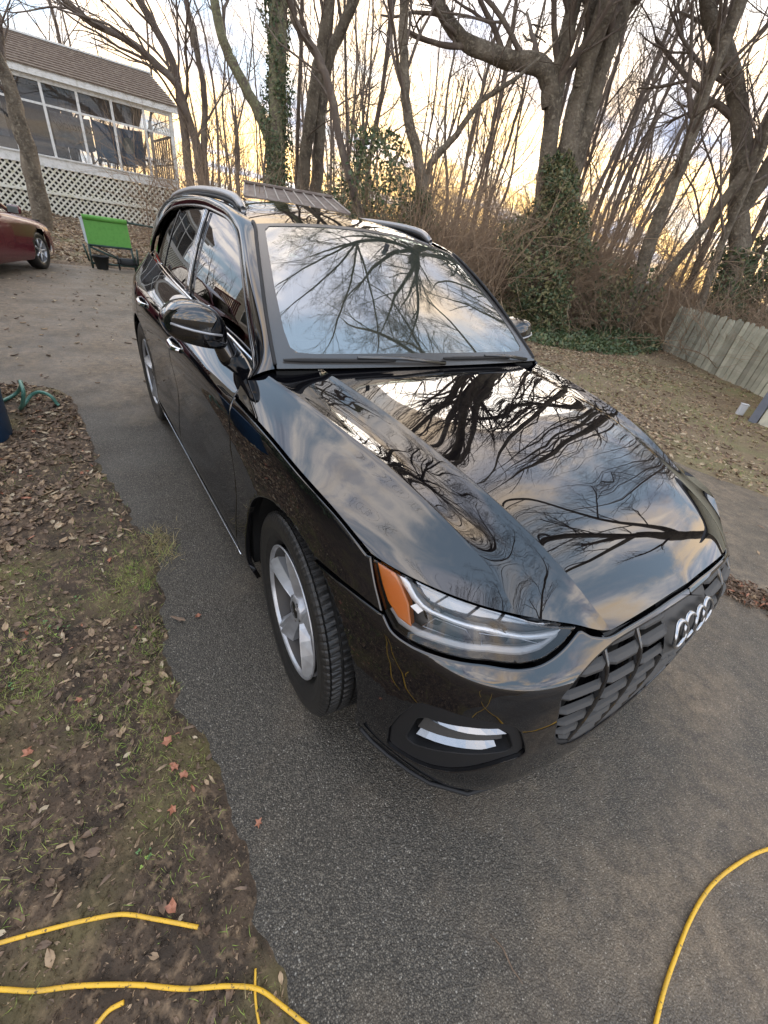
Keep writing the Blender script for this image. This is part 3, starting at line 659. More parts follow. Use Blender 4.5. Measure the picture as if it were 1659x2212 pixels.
# cowl under the glass
b=MB(); V=[];Fc=[]
for s in np.linspace(-1,1,31):
    p=wsP(np.array([s]),np.array([.0]))[0]; V+= [(p[0]-.01,p[1],p[2]-.010),(p[0]+.02,p[1]*1.0,p[2]-.060)]
for i in range(30): Fc.append((2*i,2*i+1,2*i+3,2*i+2))
mk('cowl',V,Fc,'liner',CAR)
# ---- mirrors
def mirror_(sg):
    # shell from stacked sections along y
    ys=[-.862,-.872,-.90,-.95,-1.0,-1.04,-1.068,-1.084,-1.090]
    zt=[1.190,1.225,1.262,1.284,1.288,1.278,1.256,1.232,1.212]; zb=[1.150,1.122,1.118,1.125,1.136,1.147,1.160,1.180,1.200]
    xf=[-.715,-.680,-.655,-.640,-.645,-.660,-.685,-.715,-.75]; xb=[-.80,-.815,-.825,-.830,-.832,-.832,-.828,-.818,-.80]
    n=28; V=[];NOc=0
    for y,a,b_,c_,d_ in zip(ys,zt,zb,xf,xb):
        cx=(c_+d_)/2;cz=(a+b_)/2;rx=(c_-d_)/2;rz=(a-b_)/2
        for k in range(n):
            th=2*math.pi*k/n; e=.52; cc=math.copysign(abs(math.cos(th))**e,math.cos(th)); ss=math.copysign(abs(math.sin(th))**e,math.sin(th))
            V.append((cx+rx*cc,y,cz+rz*ss))
    V=np.array(V).reshape(len(ys),n,3)
    # smooth along y with finer sampling
    yy=np.linspace(0,len(ys)-1,33); Vf=np.stack([[[np.interp(q,np.arange(len(ys)),V[:,k,c]) for c in range(3)] for k in range(n)] for q in yy]); Vf=np.array([blur1(Vf[:,k],1.5,0) for k in range(n)]).transpose(1,0,2)
    def part(name,sel,m,par,grow=0):
        Fc=[(i*n+k,(i+1)*n+k,(i+1)*n+(k+1)%n,i*n+(k+1)%n) for i in range(32) for k in range(n) if sel((Vf[i,k]+Vf[i+1,(k+1)%n])/2,i)]
        Vv=Vf.reshape(-1,3).copy()
        if sg>0: Vv=Vv*[1,-1,1]; Fc=[f[::-1] for f in Fc]
        if name=='mirror_base_shell':
            Fc+= [tuple(range(n)),tuple(32*n+k for k in range(n))]
        return mk(name,Vv,Fc,m,par)
    M_=part('door_mirror',lambda p,i:True,'gloss trim',CAR)
    mesh=M_.data
    lim=lambda p: 1.176+(-p[1]-.87)*.22
    mesh.materials.append(MATS['black paint'])
    for pl in mesh.polygons:
        c_=pl.center; 
        if c_.z>1.172+(abs(c_.y)-.87)*.19 and len(pl.vertices)==4: pl.material_index=1
    # end caps
    b=MB(); b.add([tuple(q) for q in (Vf[0] if sg<0 else Vf[0]*[1,-1,1])],[tuple(range(n))]); b.build('inner_cap','gloss trim',M_)
    b=MB(); b.add([tuple(q) for q in (Vf[-1] if sg<0 else Vf[-1]*[1,-1,1])],[tuple(range(n))]); b.build('outer_cap','black paint',M_)
    b=MB(); b.tube([(p[0],p[1]*(1 if sg<0 else -1),p[2]) for p in [(-.648,-.90,1.184),(-.636,-.95,1.192),(-.640,-1.0,1.201),(-.652,-1.04,1.210),(-.68,-1.07,1.216)]],.0045,6); b.build('indicator_strip','lamp grey',M_,True)
    b=MB(); b.box((-.834,sg*.975,1.205),(.006,.17,.10),None,.002); b.build('mirror_glass','chrome',M_)
    b=MB(); P=[(-.74,sg*.83,1.050),(-.745,sg*.855,1.085),(-.75,sg*.875,1.13),(-.755,sg*.89,1.16)]; b.tube(P,[.05,.045,.04,.035],10); b.build('mirror_arm','gloss trim',M_,True)
for sg in(-1,1): mirror_(sg)
for o in [q for q in CAR.children if q.name.startswith('door_mirror')]: o.location=(-.105,.022 if o.data.vertices[200].co.y<0 else -.045,-.020)
for o in [q for q in CAR.children if q.name.startswith('mirror_arm')]: o.location=(-.085,0,-.005)
# ---- door handles
for sg in(-1,1):
    for (t0,z0) in((2.925,.944),(3.925,.962)):
        b=MB(); V=[];Fc=[]; m_=10;n=17
        for i in range(n):
            f=i/(n-1); t=t0+.19*f-.01; o=.032*min(1,4*f,4*(1-f))**.6-.004; z=z0+.012*f
            hgt=.012+.006*math.sin(f*math.pi)
            for k in range(m_):
                a=2*math.pi*k/m_; V.append(W(t*(1 if sg<0 else -1),z+hgt*math.sin(a),o+.009*math.cos(a))[0])
        for i in range(n-1):
            for k in range(m_): Fc.append((i*m_+k,i*m_+(k+1)%m_,(i+1)*m_+(k+1)%m_,(i+1)*m_+k))
        mk('door_handle',V,Fc,'chrome' ,CAR)
        V=[];Fc=[]  # dished recess behind the handle
        for j in range(6):
            for i in range(10):
                u=i/9*2-1;v=j/5*2-1; V.append(W((t0+.085+.075*u)*(1 if sg<0 else -1),z0+.006+.026*v,.0012)[0])
        for j in range(5):
            for i in range(9):
                u=(i+.5)/9*2-1;v=(j+.5)/5*2-1
                if u*u+v*v<1.02: Fc.append((j*10+i,j*10+i+1,j*10+i+11,j*10+i+10))
        mk('handle_recess',V,Fc,'gloss trim',CAR)
# ---- wheels
def tyre_mesh():
    prof=[(.248,.078),(.258,.084),(.268,.094),(.290,.108),(.320,.1165),(.345,.117),(.360,.1125),(.370,.106),(.3755,.099)]
    prof=[(r,-h) for r,h in prof]   # outer side is -y
    crown=[]
    ribs=[(-.094,-.062),(-.054,-.020),(-.012,.012),(.020,.054),(.062,.094)]
    for a,b_ in ribs: crown+= [(0,a),(1,a+.001),(1,b_-.001),(0,b_)]
    P=[(r,h,0) for r,h in prof]+[(.3705 if q==0 else .3810-.004*(h/.094)**2,h,q) for q,h in crown]+[(r,-h,0) for r,h in prof[::-1]]
    n=360; V=[];Fc=[];m_=len(P)
    for k in range(n):
        a=2*math.pi*k/n
        for r,h,q in P:
            g=0
            if q==1:
                ph=(k+(2 if h>0 else 0)+int(abs(h)*45))%4
                g=.0042 if ph==0 else 0
            elif q==0 and r>.358: g=.003 if k%4==0 and abs(h)>.09 else 0
            V.append(((r-g)*math.cos(a),h,(r-g)*math.sin(a)))
    for k in range(n):
        for j in range(m_-1):
            a=k*m_+j;b_=((k+1)%n)*m_+j; Fc.append((a,b_,b_+1,a+1))
    return V,Fc
TV,TF=tyre_mesh()
def wheel(x,sg,steer):
    root=bpy.data.objects.new('wheel',None); COL.objects.link(root); root.parent=CAR; root.empty_display_size=.1
    root.location=(x,sg*.808,.378); root.rotation_euler=(0,0,steer+(math.pi if sg>0 else 0))
    return root
roots=[wheel(0,-1,-.085),wheel(-2.824,-1,0),wheel(0,1,-.085),wheel(-2.824,1,0)]
R0=roots[0]
mk('tyre',TV,TF,'rubber',R0,False)
# raised bead ring on the side wall
V,Fc=lathe([(.252,-.100),(.2515,-.1035),(.249,-.1045),(.2455,-.1035),(.243,-.098),(.240,-.090)],96); mk('rim',V,Fc,'alloy',R0)
V,Fc=lathe([(.240,-.090),(.234,-.070),(.222,-.02),(.220,.03),(.220,.09)],96); mk('rim_barrel',V,Fc,'alloy dark',R0)
V,Fc=lathe([(.165,.02),(.165,.028),(.001,.028)],48); mk('brake_disc',V,Fc,'brake',R0)
V,Fc=lathe([(.225,.085),(.001,.085)],32); mk('wheel_back',V,Fc,'liner',R0)
def spoke(k):
    a0=2*math.pi*k/5+math.radians(100); V=[];Fc=[]
    # stations along the spoke: (radius, half width leading, half width trailing, depth of faces, ridge)
    st=[(.035,.024,.024,-.066),(.075,.026,.024,-.076),(.12,.036,.026,-.085),(.17,.050,.032,-.092),(.21,.062,.038,-.097),(.241,.074,.046,-.0995)]
    for r,wl,wt,y in st:
        for (w_,dy) in((-wt,.050),(-wt,.020),(-wt*.30,-.004),(0.0,.004),(wl*.16,-.005),(wl,.026),(wl,.050)):
            th=a0+w_/max(r,.06)*1.0 if r>.1 else a0+w_/ .105
            if r<=.1: px_=r*math.cos(a0)-w_*math.sin(a0)*.9; pz_=r*math.sin(a0)+w_*math.cos(a0)*.9; V.append((px_,y+dy,pz_))
            else:
                px_=r*math.cos(a0)-w_*math.sin(a0); pz_=r*math.sin(a0)+w_*math.cos(a0); V.append((px_,y+dy,pz_))
    for i in range(5):
        for q in range(6): Fc.append((i*7+q,i*7+q+1,(i+1)*7+q+1,(i+1)*7+q))
    return V,Fc
for k in range(5):
    V,Fc=spoke(k); mk('spoke',V,Fc,'alloy',R0,False)
V,Fc=lathe([(.060,-.05),(.056,-.078),(.040,-.086),(.034,-.080)],30); mk('hub',V,Fc,'alloy',R0)
V,Fc=lathe([(.034,-.078),(.031,-.087),(.001,-.089)],30); mk('hub_cap',V,Fc,'gloss trim',R0)
for k in range(5):
    a=2*math.pi*(k+.5)/5+math.radians(100); b=MB(); b.tube([(.047*math.cos(a),-.05,.047*math.sin(a)),(.047*math.cos(a),-.083,.047*math.sin(a))],.008,8); b.build('wheel_bolt','brake',R0,True)
for r_ in roots[1:]:
    for ch in list(R0.children):
        c_=ch.copy(); COL.objects.link(c_); c_.parent=r_
# wheel wells, underbody
for x in(0,-2.824):
    for sg in(-1,1):
        V=[];Fc=[];n=30
        for k in range(n+1):
            a=-.30+(math.pi+.6)*k/n
            for y in(.40,.870):
                V.append((x+.455*math.cos(a),sg*y,.385+.455*math.sin(a)))
        for k in range(n): Fc.append((2*k,2*k+1,2*k+3,2*k+2))
        c0_=len(V); V.append((x,sg*.40,.385)); Fc+=[(2*k,2*k+2,c0_) for k in range(n)]
        mk('wheel_well',V,Fc,'liner',CAR,False)
b=MB(); b.box((-1.63,0,.27),(3.9,1.40,.12)); b.box((-1.4,0,.5),(1.9,1.78,.5)); b.box((.43,0,.45),(.6,1.2,.4)); b.box((0,0,.6),(1.3,.78,.5)); b.build('underbody','liner',CAR)
# rear details seldom seen
b=MB()
V=[];Fc=[]
for i,(x,y,z) in enumerate([(-3.42,.555,1.46),(-3.70,.62,1.08)]):
    for k in range(9): V.append((x-.05*(1-((k-4)/4)**2),y*(k-4)/4,z))
for k in range(8): Fc.append((k,k+1,k+10,k+9))
mk('tailgate_window',V,Fc,'tinted glass',CAR)
for s in(1,-1):
    fn=lambda u,v,o=0: W(np.asarray(u)*s,v,o+.006)
    panel('tail_light',fn,resample([(5.02,.93),(5.02,1.0),(5.5,1.0),(5.5,.86),(5.2,.88)],.03),'red lamp',CAR,h=.04,flip=-s)
b=MB(); b.box((-3.80,0,.72),(.01,.32,.16),None,.003); b.build('number_plate','plate',CAR)
# ---- cabin
b=MB(); 
V=[];Fc=[]
for j,(x,z) in enumerate([(-.50,1.075),(-.62,1.085),(-.78,1.080),(-.90,1.05),(-.95,.95),(-.95,.7)]):
    for i in range(21):
        s=i/10-1; V.append((x-.03*s*s,s*.72,z+.02*math.exp(-((s-.5)/.22)**2)*(1 if j in(2,3) else .3)))
for j in range(5):
    for i in range(20): Fc.append((j*21+i,j*21+i+1,(j+1)*21+i+1,(j+1)*21+i))
mk('dashboard',V,Fc,'dashboard',CAR)
def seatm(x,y,w=.50,hr=True,name='seat'):
    b=MB(); b.box((x+.25,y,.66),(.50,w,.16),None,.05); b.box((x-.06,y,1.0),(.15,w,.62),Matrix.Rotation(-.22,3,'Y'),.06)
    o=b.build(name,'seat',CAR,True)
    if hr: b=MB(); b.box((x-.15,y,1.36),(.10,.27,.18),Matrix.Rotation(-.15,3,'Y'),.045); b.build('headrest','seat',o,True)
seatm(-1.75,.37);seatm(-1.75,-.37);seatm(-2.65,0,1.25,False,'rear_seat')
b=MB(); c_=Vector((-1.10,.37,.98)); b.tube([c_+Vector((.06*math.sin(a)*1.0,.185*math.cos(a),.18*math.sin(a))) for a in np.linspace(0,2*math.pi,33)],.014,8,False); b.box(c_+Vector((.02,0,0)),(.05,.10,.09),None,.02); b.box(c_+Vector((.02,0,0)),(.02,.34,.03)); b.build('steering_wheel','dashboard',CAR,True)
b=MB(); b.box((-1.04,0,1.435),(.03,.24,.07),None,.012); b.tube([(-1.02,0,1.47),(-1.0,0,1.535)],.012,8); b.build('rear_view_mirror','matte plastic',CAR,True)
b=MB(); b.box((-1.9,0,.42),(2.6,1.5,.05)); b.build('cabin_floor','liner',CAR)
b=MB(); b.box((-1.9,0,.75),(2.2,.0,.0)) if 0 else None
for sg in(-1,1):
    b=MB(); b.box((-1.85,sg*.76,.83),(2.5,.03,.5)); b.build('door_card','dashboard',CAR)
b=MB(); V=[tuple(p) for p in (roofP(S_[::6,::7],U_[::6,::7])-[0,0,.03]).reshape(-1,3)]; nn1=S_[::6,::7].shape
mk('headlining',V,[(i*nn1[1]+j,i*nn1[1]+j+1,(i+1)*nn1[1]+j+1,(i+1)*nn1[1]+j) for i in range(nn1[0]-1) for j in range(nn1[1]-1)],'seat',CAR)

# the far front corner sweeps back a little more
for o in [q for q in bpy.data.objects if q.type=='MESH']:
    r_=o
    while r_.parent: r_=r_.parent
    if r_ is not CAR or (o.parent and o.parent.name.startswith('wheel')) or o.matrix_local.translation.length>1e-6: continue
    me=o.data; n=len(me.vertices); co=np.empty(n*3,np.float32); me.vertices.foreach_get('co',co); co=co.reshape(-1,3)
    sm=lambda x: np.clip(x,0,1)**2*(3-2*np.clip(x,0,1))
    w_=sm((co[:,0]-.05)/.5)*sm((co[:,1]-.30)/.40); 
    if w_.max()<=0: continue
    co[:,0]-=.036*w_; co[:,1]-=.058*w_; me.vertices.foreach_set('co',co.ravel()); me.update()
# ================================================================== setting
RN=np.random.RandomState(7); RR=random.Random(11)
def vnoise(x,y,seed=0):
    """smooth value noise"""
    x=np.asarray(x,float);y=np.asarray(y,float); r=np.random.RandomState(seed).rand(256,256)
    xi=np.floor(x).astype(int);yi=np.floor(y).astype(int);fx=x-xi;fy=y-yi;fx=fx*fx*(3-2*fx);fy=fy*fy*(3-2*fy)
    g=lambda i,j:r[i%256,j%256]
    return (g(xi,yi)*(1-fx)+g(xi+1,yi)*fx)*(1-fy)+(g(xi,yi+1)*(1-fx)+g(xi+1,yi+1)*fx)*fy
def fbm(x,y,o=4,seed=0):
    s=0;a=.5
    for k in range(o): s=s+a*(vnoise(x*2**k,y*2**k,seed+k)-.5); a*=.5
    return s
def asphalt():
    m=bpy.data.materials.new('asphalt'); m.use_nodes=True; t=m.node_tree; b=t.nodes['Principled BSDF']; A=t.nodes.new; K=t.links.new
    c=A('ShaderNodeTexCoord'); v=A('ShaderNodeTexVoronoi'); v.inputs['Scale'].default_value=235; K(c.outputs['Object'],v.inputs['Vector'])
    r=A('ShaderNodeValToRGB'); e=r.color_ramp.elements; e[0].position=.0; e[0].color=(.056,.047,.037,1); e[1].position=.62; e[1].color=(.155,.134,.104,1); q=e.new(.86); q.color=(.28,.243,.19,1); q=e.new(.965); q.color=(.50,.46,.39,1)
    K(v.outputs['Color'],r.inputs[0])
    # darkness between stones
    v2=A('ShaderNodeMapRange'); v2.inputs[1].default_value=.15; v2.inputs[2].default_value=.62; v2.inputs[3].default_value=1; v2.inputs[4].default_value=.35; K(v.outputs['Distance'],v2.inputs[0])
    m1=A('ShaderNodeMix'); m1.data_type='RGBA'; m1.blend_type='MULTIPLY'; m1.inputs[0].default_value=1; K(r.outputs[0],m1.inputs[6]); K(v2.outputs[0],m1.inputs[7])
    # brown silt and dry patches
    n=A('ShaderNodeTexNoise'); n.inputs['Scale'].default_value=1.1; n.inputs['Detail'].default_value=7; n.inputs['Roughness'].default_value=.62; K(c.outputs['Object'],n.inputs['Vector'])
    sx=A('ShaderNodeSeparateXYZ'); K(c.outputs['Object'],sx.inputs[0])
    g=A('ShaderNodeMapRange'); g.inputs[1].default_value=-1.2; g.inputs[2].default_value=1.6; g.inputs[3].default_value=-.10; g.inputs[4].default_value=.13; K(sx.outputs[1],g.inputs[0])
    g2=A('ShaderNodeMapRange'); g2.inputs[1].default_value=-2.2; g2.inputs[2].default_value=-4.5; g2.inputs[3].default_value=0; g2.inputs[4].default_value=.24; K(sx.outputs[0],g2.inputs[0])
    ad=A('ShaderNodeMath'); K(n.outputs[0],ad.inputs[0]); K(g.outputs[0],ad.inputs[1]); ad2=A('ShaderNodeMath'); K(ad.outputs[0],ad2.inputs[0]); K(g2.outputs[0],ad2.inputs[1])
    f=A('ShaderNodeMapRange'); f.inputs[1].default_value=.43; f.inputs[2].default_value=.66; f.inputs[4].default_value=.66; K(ad2.outputs[0],f.inputs[0])
    n2=A('ShaderNodeTexNoise'); n2.inputs['Scale'].default_value=14; n2.inputs['Detail'].default_value=8; n2.inputs['Roughness'].default_value=.7; K(c.outputs['Object'],n2.inputs['Vector'])
    r2=A('ShaderNodeValToRGB'); e=r2.color_ramp.elements; e[0].position=.32; e[0].color=(.11,.088,.068,1); e[1].position=.68; e[1].color=(.35,.268,.18,1); K(n2.outputs[0],r2.inputs[0])
    m2=A('ShaderNodeMix'); m2.data_type='RGBA'; K(f.outputs[0],m2.inputs[0]); K(m1.outputs[2],m2.inputs[6]); K(r2.outputs[0],m2.inputs[7])
    gm=A('ShaderNodeMapRange'); gm.inputs[3].default_value=.55; gm.inputs[4].default_value=1.4; K(v.outputs['Color'],gm.inputs[0]); m3=A('ShaderNodeMix'); m3.data_type='RGBA'; m3.blend_type='MULTIPLY'; K(f.outputs[0],m3.inputs[0]); K(m2.outputs[2],m3.inputs[6]); K(gm.outputs[0],m3.inputs[7]); K(m3.outputs[2],b.inputs['Base Color'])
    n3=A('ShaderNodeTexNoise'); n3.inputs['Scale'].default_value=2.3; n3.inputs['Detail'].default_value=5; K(c.outputs['Object'],n3.inputs['Vector'])
    rr=A('ShaderNodeMapRange'); rr.inputs[1].default_value=.35; rr.inputs[2].default_value=.65; rr.inputs[3].default_value=.42; rr.inputs[4].default_value=.75; K(n3.outputs[0],rr.inputs[0]); K(rr.outputs[0],b.inputs['Roughness'])
    bp=A('ShaderNodeBump'); bp.inputs['Strength'].default_value=.85; bp.inputs['Distance'].default_value=.004; bp.invert=True; K(v.outputs['Distance'],bp.inputs['Height'])
    bp2=A('ShaderNodeBump'); bp2.inputs['Strength'].default_value=.25; bp2.inputs['Distance'].default_value=.006; K(n2.outputs[0],bp2.inputs['Height']); K(bp.outputs[0],bp2.inputs['Normal']); K(bp2.outputs[0],b.inputs['Normal'])
    MATS['asphalt']=m
asphalt()
mat('dirt',(.088,.058,.036),.85,noise_=[(9,8,(.040,.027,.017),.40,.6),(38,8,(.22,.15,.09),.52,.72),(3,5,(.13,.105,.042),.5,.7)],bump=(120,.9,.006))
mat('leafy ground',(.20,.145,.095),.9,noise_=[(5,9,(.11,.078,.052),.42,.6),(22,8,(.36,.27,.18),.52,.70),(1.3,6,(.15,.14,.065),.48,.66)],bump=(50,1,.03))
mat('lawn soil',(.22,.165,.10),.9,noise_=[(4,9,(.165,.115,.072),.42,.62),(24,8,(.30,.235,.14),.52,.72),(.9,6,(.20,.185,.085),.47,.66)],bump=(60,1,.02))
def sheet(name,xs,ys,zf,m,kind='structure'):
    X,Y=np.meshgrid(xs,ys,indexing='ij'); Z=zf(X,Y); V=np.stack([X,Y,Z],-1).reshape(-1,3); nx,ny=X.shape
    i=np.arange(nx*ny).reshape(nx,ny); F=np.stack([i[:-1,:-1],i[1:,:-1],i[1:,1:],i[:-1,1:]],-1).reshape(-1,4)
    return mk(name,V,F,m,None,True,kind=kind)
b=MB(); V=[(-250,-250,-.03),(250,-250,-.03),(250,250,-.03),(-250,250,-.03)]; mk('ground',V,[(0,1,2,3)],'leafy ground',None,False,kind='structure')
# driveway sheet
dv=[(-11.75,-14),(-11.8,-2.3),(-11.75,-.3),(-12.3,.9),(-12.6,4.5),(-8,4.9),(-3.5,4.1),(-.3,3.72),(.5,3.95),(3,4.3),(14,4.9),(14,-1.0),(3,-1.0),(3,-1.6),(-3.0,-1.9),(-4.2,-3.0),(-4.6,-14)]
mk('driveway',[(x,y,0) for x,y in dv],[tuple(range(len(dv)))[::-1] if 0 else tuple(range(len(dv)))],'asphalt',None,False,kind='structure')
# verge beside the drive: bare soil with a ragged edge
EDG=[(-6.5,-9),(-4.9,-5),(-4.2,-3.0),(-3.95,-2.3),(-3.80,-1.80),(-3.60,-1.58),(-3.33,-1.46),(-2.62,-1.43),(-2.18,-1.39),(-1.75,-1.33),(-1.36,-1.30),(-1.10,-1.23),(-.66,-1.275),(-.35,-1.31),(-.1,-1.293),(.2,-1.258),(.48,-1.26),(.76,-1.264),(.9,-1.245),(2.0,-1.24),(6,-1.2)]
_e=np.array(EDG)
def soil_h(X,Y):
    P=np.stack([X.ravel(),Y.ravel()],1); poly=np.vstack([_e,[[6,-9]]]); d=np.full(len(P),9.)
    for i in range(len(_e)-1):
        a=_e[i];b_=_e[i+1];ab=b_-a;t=np.clip(((P-a)@ab)/(ab@ab),0,1); d=np.minimum(d,np.linalg.norm(P-(a+t[:,None]*ab),axis=1))
    d=np.where(inpoly(P,poly),d,-d).reshape(X.shape)
    d=d+fbm(X*9,Y*9,4,5)*.07
    h=.022*(1-np.exp(-np.clip(d,0,None)/.04))+np.clip(d,-1,0)*.6-.004
    return h+np.where(d>-.02,(fbm(X*3,Y*3,3,9)*.02+fbm(X*14,Y*14,5,3)*.030),0)
xs=np.concatenate([np.arange(-7,-4.2,.08),np.arange(-4.2,1.3,.014),np.arange(1.3,6,.15)]); ys=np.concatenate([np.arange(-9,-2.9,.15),np.arange(-2.9,-1.0,.014)])
sheet('soil_verge',xs,ys,soil_h,'dirt')
# grass lawn to the right, beyond the drive
def lawn_h(X,Y):
    e=np.interp(X,[-12.6,-8,-3.5,-.3,.5,3,14],[4.5,4.9,4.0,3.68,3.9,4.3,4.9]); d=Y-e+fbm(X*2.2,Y*2.2,4,21)*.45
    return np.where(d>0,.035*(1-np.exp(-d/.15)),d*.3)-.005+np.where(d>-.05,fbm(X*.8,Y*.8,3,8)*.06+fbm(X*6,Y*6,3,6)*.03,0)+.0*Y
sheet('lawn',np.arange(-13,14,.09),np.arange(3.3,20,.09),lawn_h,'lawn soil')
def bank_h(X,Y):
    d=-(X+11.75)+fbm(X*1.5,Y*1.5,3,4)*.5; return np.where(d>0,.03+.02*np.clip(d,0,12),d*.4)+np.where(d>0,fbm(X*2,Y*2,4,12)*.12,0)
sheet('leafy_bank',np.arange(-40,-11.0,.16),np.arange(-9,30,.2),bank_h,'leafy ground')
# ------------------------------------------------------------------ scattered leaves and grass
mat('leaf tan',(0.434,0.310,0.194),.75,noise_=(30,4,(0.248,0.171,0.109),.4,.7))
mat('leaf brown',(0.216,0.144,0.094),.7,noise_=(30,4,(0.099,0.068,0.049),.4,.7))
mat('leaf pale',(0.560,0.462,0.322),.7,noise_=(30,4,(0.350,0.266,0.168),.4,.7))
mat('leaf orange',(0.42,0.18,0.105),.6,noise_=(40,4,(0.26,0.10,0.06),.4,.7))
mat('grass green',(0.24,0.36,0.06),.6,noise_=(8,3,(0.40,0.42,0.11),.4,.7))
mat('grass straw',(0.405,0.323,0.158),.7,noise_=(8,3,(0.240,0.195,0.090),.4,.7))
mat('clover',(0.111,0.221,0.072),.6)
mat('ivy leaf',(0.067,0.104,0.046),.45,noise_=(6,3,(0.142,0.180,0.072),.5,.75))
mat('ivy dry',(0.221,0.204,0.093),.6)
def leafproto(kind=0):
    if kind==0: # curled oval leaf, 8 faces
        L=[-.5,-.2,.15,.5]; Wd=[0.04,.24,.22,.02]; V=[];F=[]
        for x,w in zip(L,Wd): V+= [(x,-w,.10+.25*x*x),(x,0,.0+.10*x*x),(x,w,.13+.18*x*x)]
        for i in range(3):
            for j in range(2): F.append((i*3+j,i*3+3+j,i*3+4+j,i*3+1+j))
        return np.array(V),F
    if kind==1: # narrow curled
        V=[(-.5,0,0),(-.1,-.10,.05),(-.1,.10,.10),(.3,-.09,.06),(.3,.08,.14),(.5,.02,.02)]; return np.array(V),[(0,1,2),(1,3,4,2),(3,5,4)]
    if kind==2: # blade of grass
        V=[(-.02,0,0),(.02,0,0),(-.015,.22,.42),(.015,.22,.42),(0,.62,.70)]; return np.array(V),[(0,1,3,2),(2,3,4)]
    if kind==3: # flat round leaflet trio
        V=[];F=[]
        for k in range(3):
            a=2.09*k; c=np.array([math.cos(a),math.sin(a)])*.27; n=len(V)
            for j in range(6): V.append((c[0]+.24*math.cos(j*1.047),c[1]+.24*math.sin(j*1.047),.35+.03*(j%2)))
            F.append(tuple(range(n,n+6)))
        return np.array(V),F
    if kind==4: # ivy leaf: kite, slightly folded
        return np.array([(0,0,0),(.42,.30,.10),(0,1,-.08),(-.42,.30,.10)]),[(0,1,2),(0,2,3)]
def scatter(name,protos,P,size,mats_,mi,parent=None,tilt=.35,kind='stuff',label=None,cat=None,normal=None,group=None):
    n=len(P); VV=[];FF=[];MI=[];cnt=0; pick=RN.randint(0,len(protos),n)
    for q,(pv,pf) in enumerate(protos):
        idx=np.where(pick==q)[0]
        if not len(idx): continue
        k=len(idx); a=RN.rand(k)*2*math.pi; tx_=RN.randn(k)*tilt; ty_=RN.randn(k)*tilt
        ca,sa=np.cos(a),np.sin(a); cx,sx=np.cos(tx_),np.sin(tx_); cy,sy=np.cos(ty_),np.sin(ty_)
        Rz=np.zeros((k,3,3));Rz[:,0,0]=ca;Rz[:,0,1]=-sa;Rz[:,1,0]=sa;Rz[:,1,1]=ca;Rz[:,2,2]=1
        Rx=np.zeros((k,3,3));Rx[:,0,0]=1;Rx[:,1,1]=cx;Rx[:,1,2]=-sx;Rx[:,2,1]=sx;Rx[:,2,2]=cx
        Ry=np.zeros((k,3,3));Ry[:,1,1]=1;Ry[:,0,0]=cy;Ry[:,0,2]=sy;Ry[:,2,0]=-sy;Ry[:,2,2]=cy
        M=Rz@Rx@Ry; s=np.asarray(size)[idx]; v=np.einsum('kij,mj->kmi',M,pv)*s[:,None,None]+P[idx][:,None,:]
        m_=len(pv); VV.append(v.reshape(-1,3))
        for f in pf:
            ff=np.array(f)[None,:]+cnt+np.arange(k)[:,None]*m_; FF+=ff.tolist(); MI+=np.asarray(mi)[idx].tolist()
        cnt+=k*m_
    o=mk(name,np.vstack(VV),FF,[MATS[x] for x in mats_],parent,False,kind=kind,mi=MI)
    tag(o,label,cat,group); return o
OV,NA,BL,CL,IV=[leafproto(k) for k in range(5)]
# verge: litter
def onsoil(n,x0,x1,y0,y1,den=None):
    P=np.stack([RN.uniform(x0,x1,n),RN.uniform(y0,y1,n)],1)
    h=soil_h(P[:,0][:,None],P[:,1][:,None])[:,0]; k=h>.004
    if den is not None: k&=RN.rand(n)<den(P[:,0],P[:,1])
    return np.stack([P[k,0],P[k,1],h[k]],1)
P=onsoil(26000,-4.1,1.2,-2.9,-1.1,lambda x,y:np.interp(x,[-4,-1.7,-1.1,-.4,.0,.6,1.2],[.95,.95,.7,.40,.20,.14,.18])*np.clip(.5+fbm(x*3,y*3,3,31)*3,.12,1))
scatter('leaf_litter',[OV,NA,OV],P+[0,0,.002],RN.uniform(.35,1,len(P))**2*np.where(P[:,0]<-1.2,.062,.040)+.008,['leaf tan','leaf brown','leaf pale','leaf orange'],RN.choice(4,len(P),p=[.26,.64,.08,.02]),tilt=.38,label='brown and tan dead leaf litter on the soil verge',cat='leaf litter')
P=onsoil(16000,-4.1,1.2,-2.9,-1.1)
scatter('soil_crumbs',[NA,OV],P,RN.uniform(.006,.018,len(P)),['leaf brown','dirt','leaf tan'],RN.choice(3,len(P),p=[.5,.38,.12]),tilt=.8,label='crumbs of soil and leaf fragments on the verge',cat='debris')
P=onsoil(26000,-.6,1.3,-2.2,-1.2)
scatter('soil_clods',[NA,OV],P,RN.uniform(.3,1,len(P))**3*.016+.003,['dirt','leaf brown','leaf tan'],RN.choice(3,len(P),p=[.70,.24,.06]),tilt=.9,label='clods and fibres of dark soil near the yellow cables',cat='debris')
def gden(x,y):
    near=np.exp(-((y+1.37)/.12)**2); a=np.interp(x,[-2.5,-1.2,-.9,-.1,.15,.3,.6],[.0,.15,.9,.95,.6,.15,.05])*near*np.clip(.55+fbm(x*9,y*9,3,57)*3.5,.05,1)
    bq=np.interp(x,[-1.3,-.9,-.4,-.15,.1,.6],[.05,.35,.75,.6,.2,.06])*np.clip(.45+fbm(x*5,y*5,3,51)*5,0,1); return np.clip(a+bq*.8,0,1)
P=onsoil(165000,-2.2,.9,-2.4,-1.15,gden)
scatter('verge_grass',[BL],P-[0,0,.004],RN.uniform(.012,.045,len(P)),['grass green','grass straw'],RN.choice(2,len(P),p=[.72,.28]),tilt=.75,label='thin patchy green grass along the edge of the verge',cat='grass')
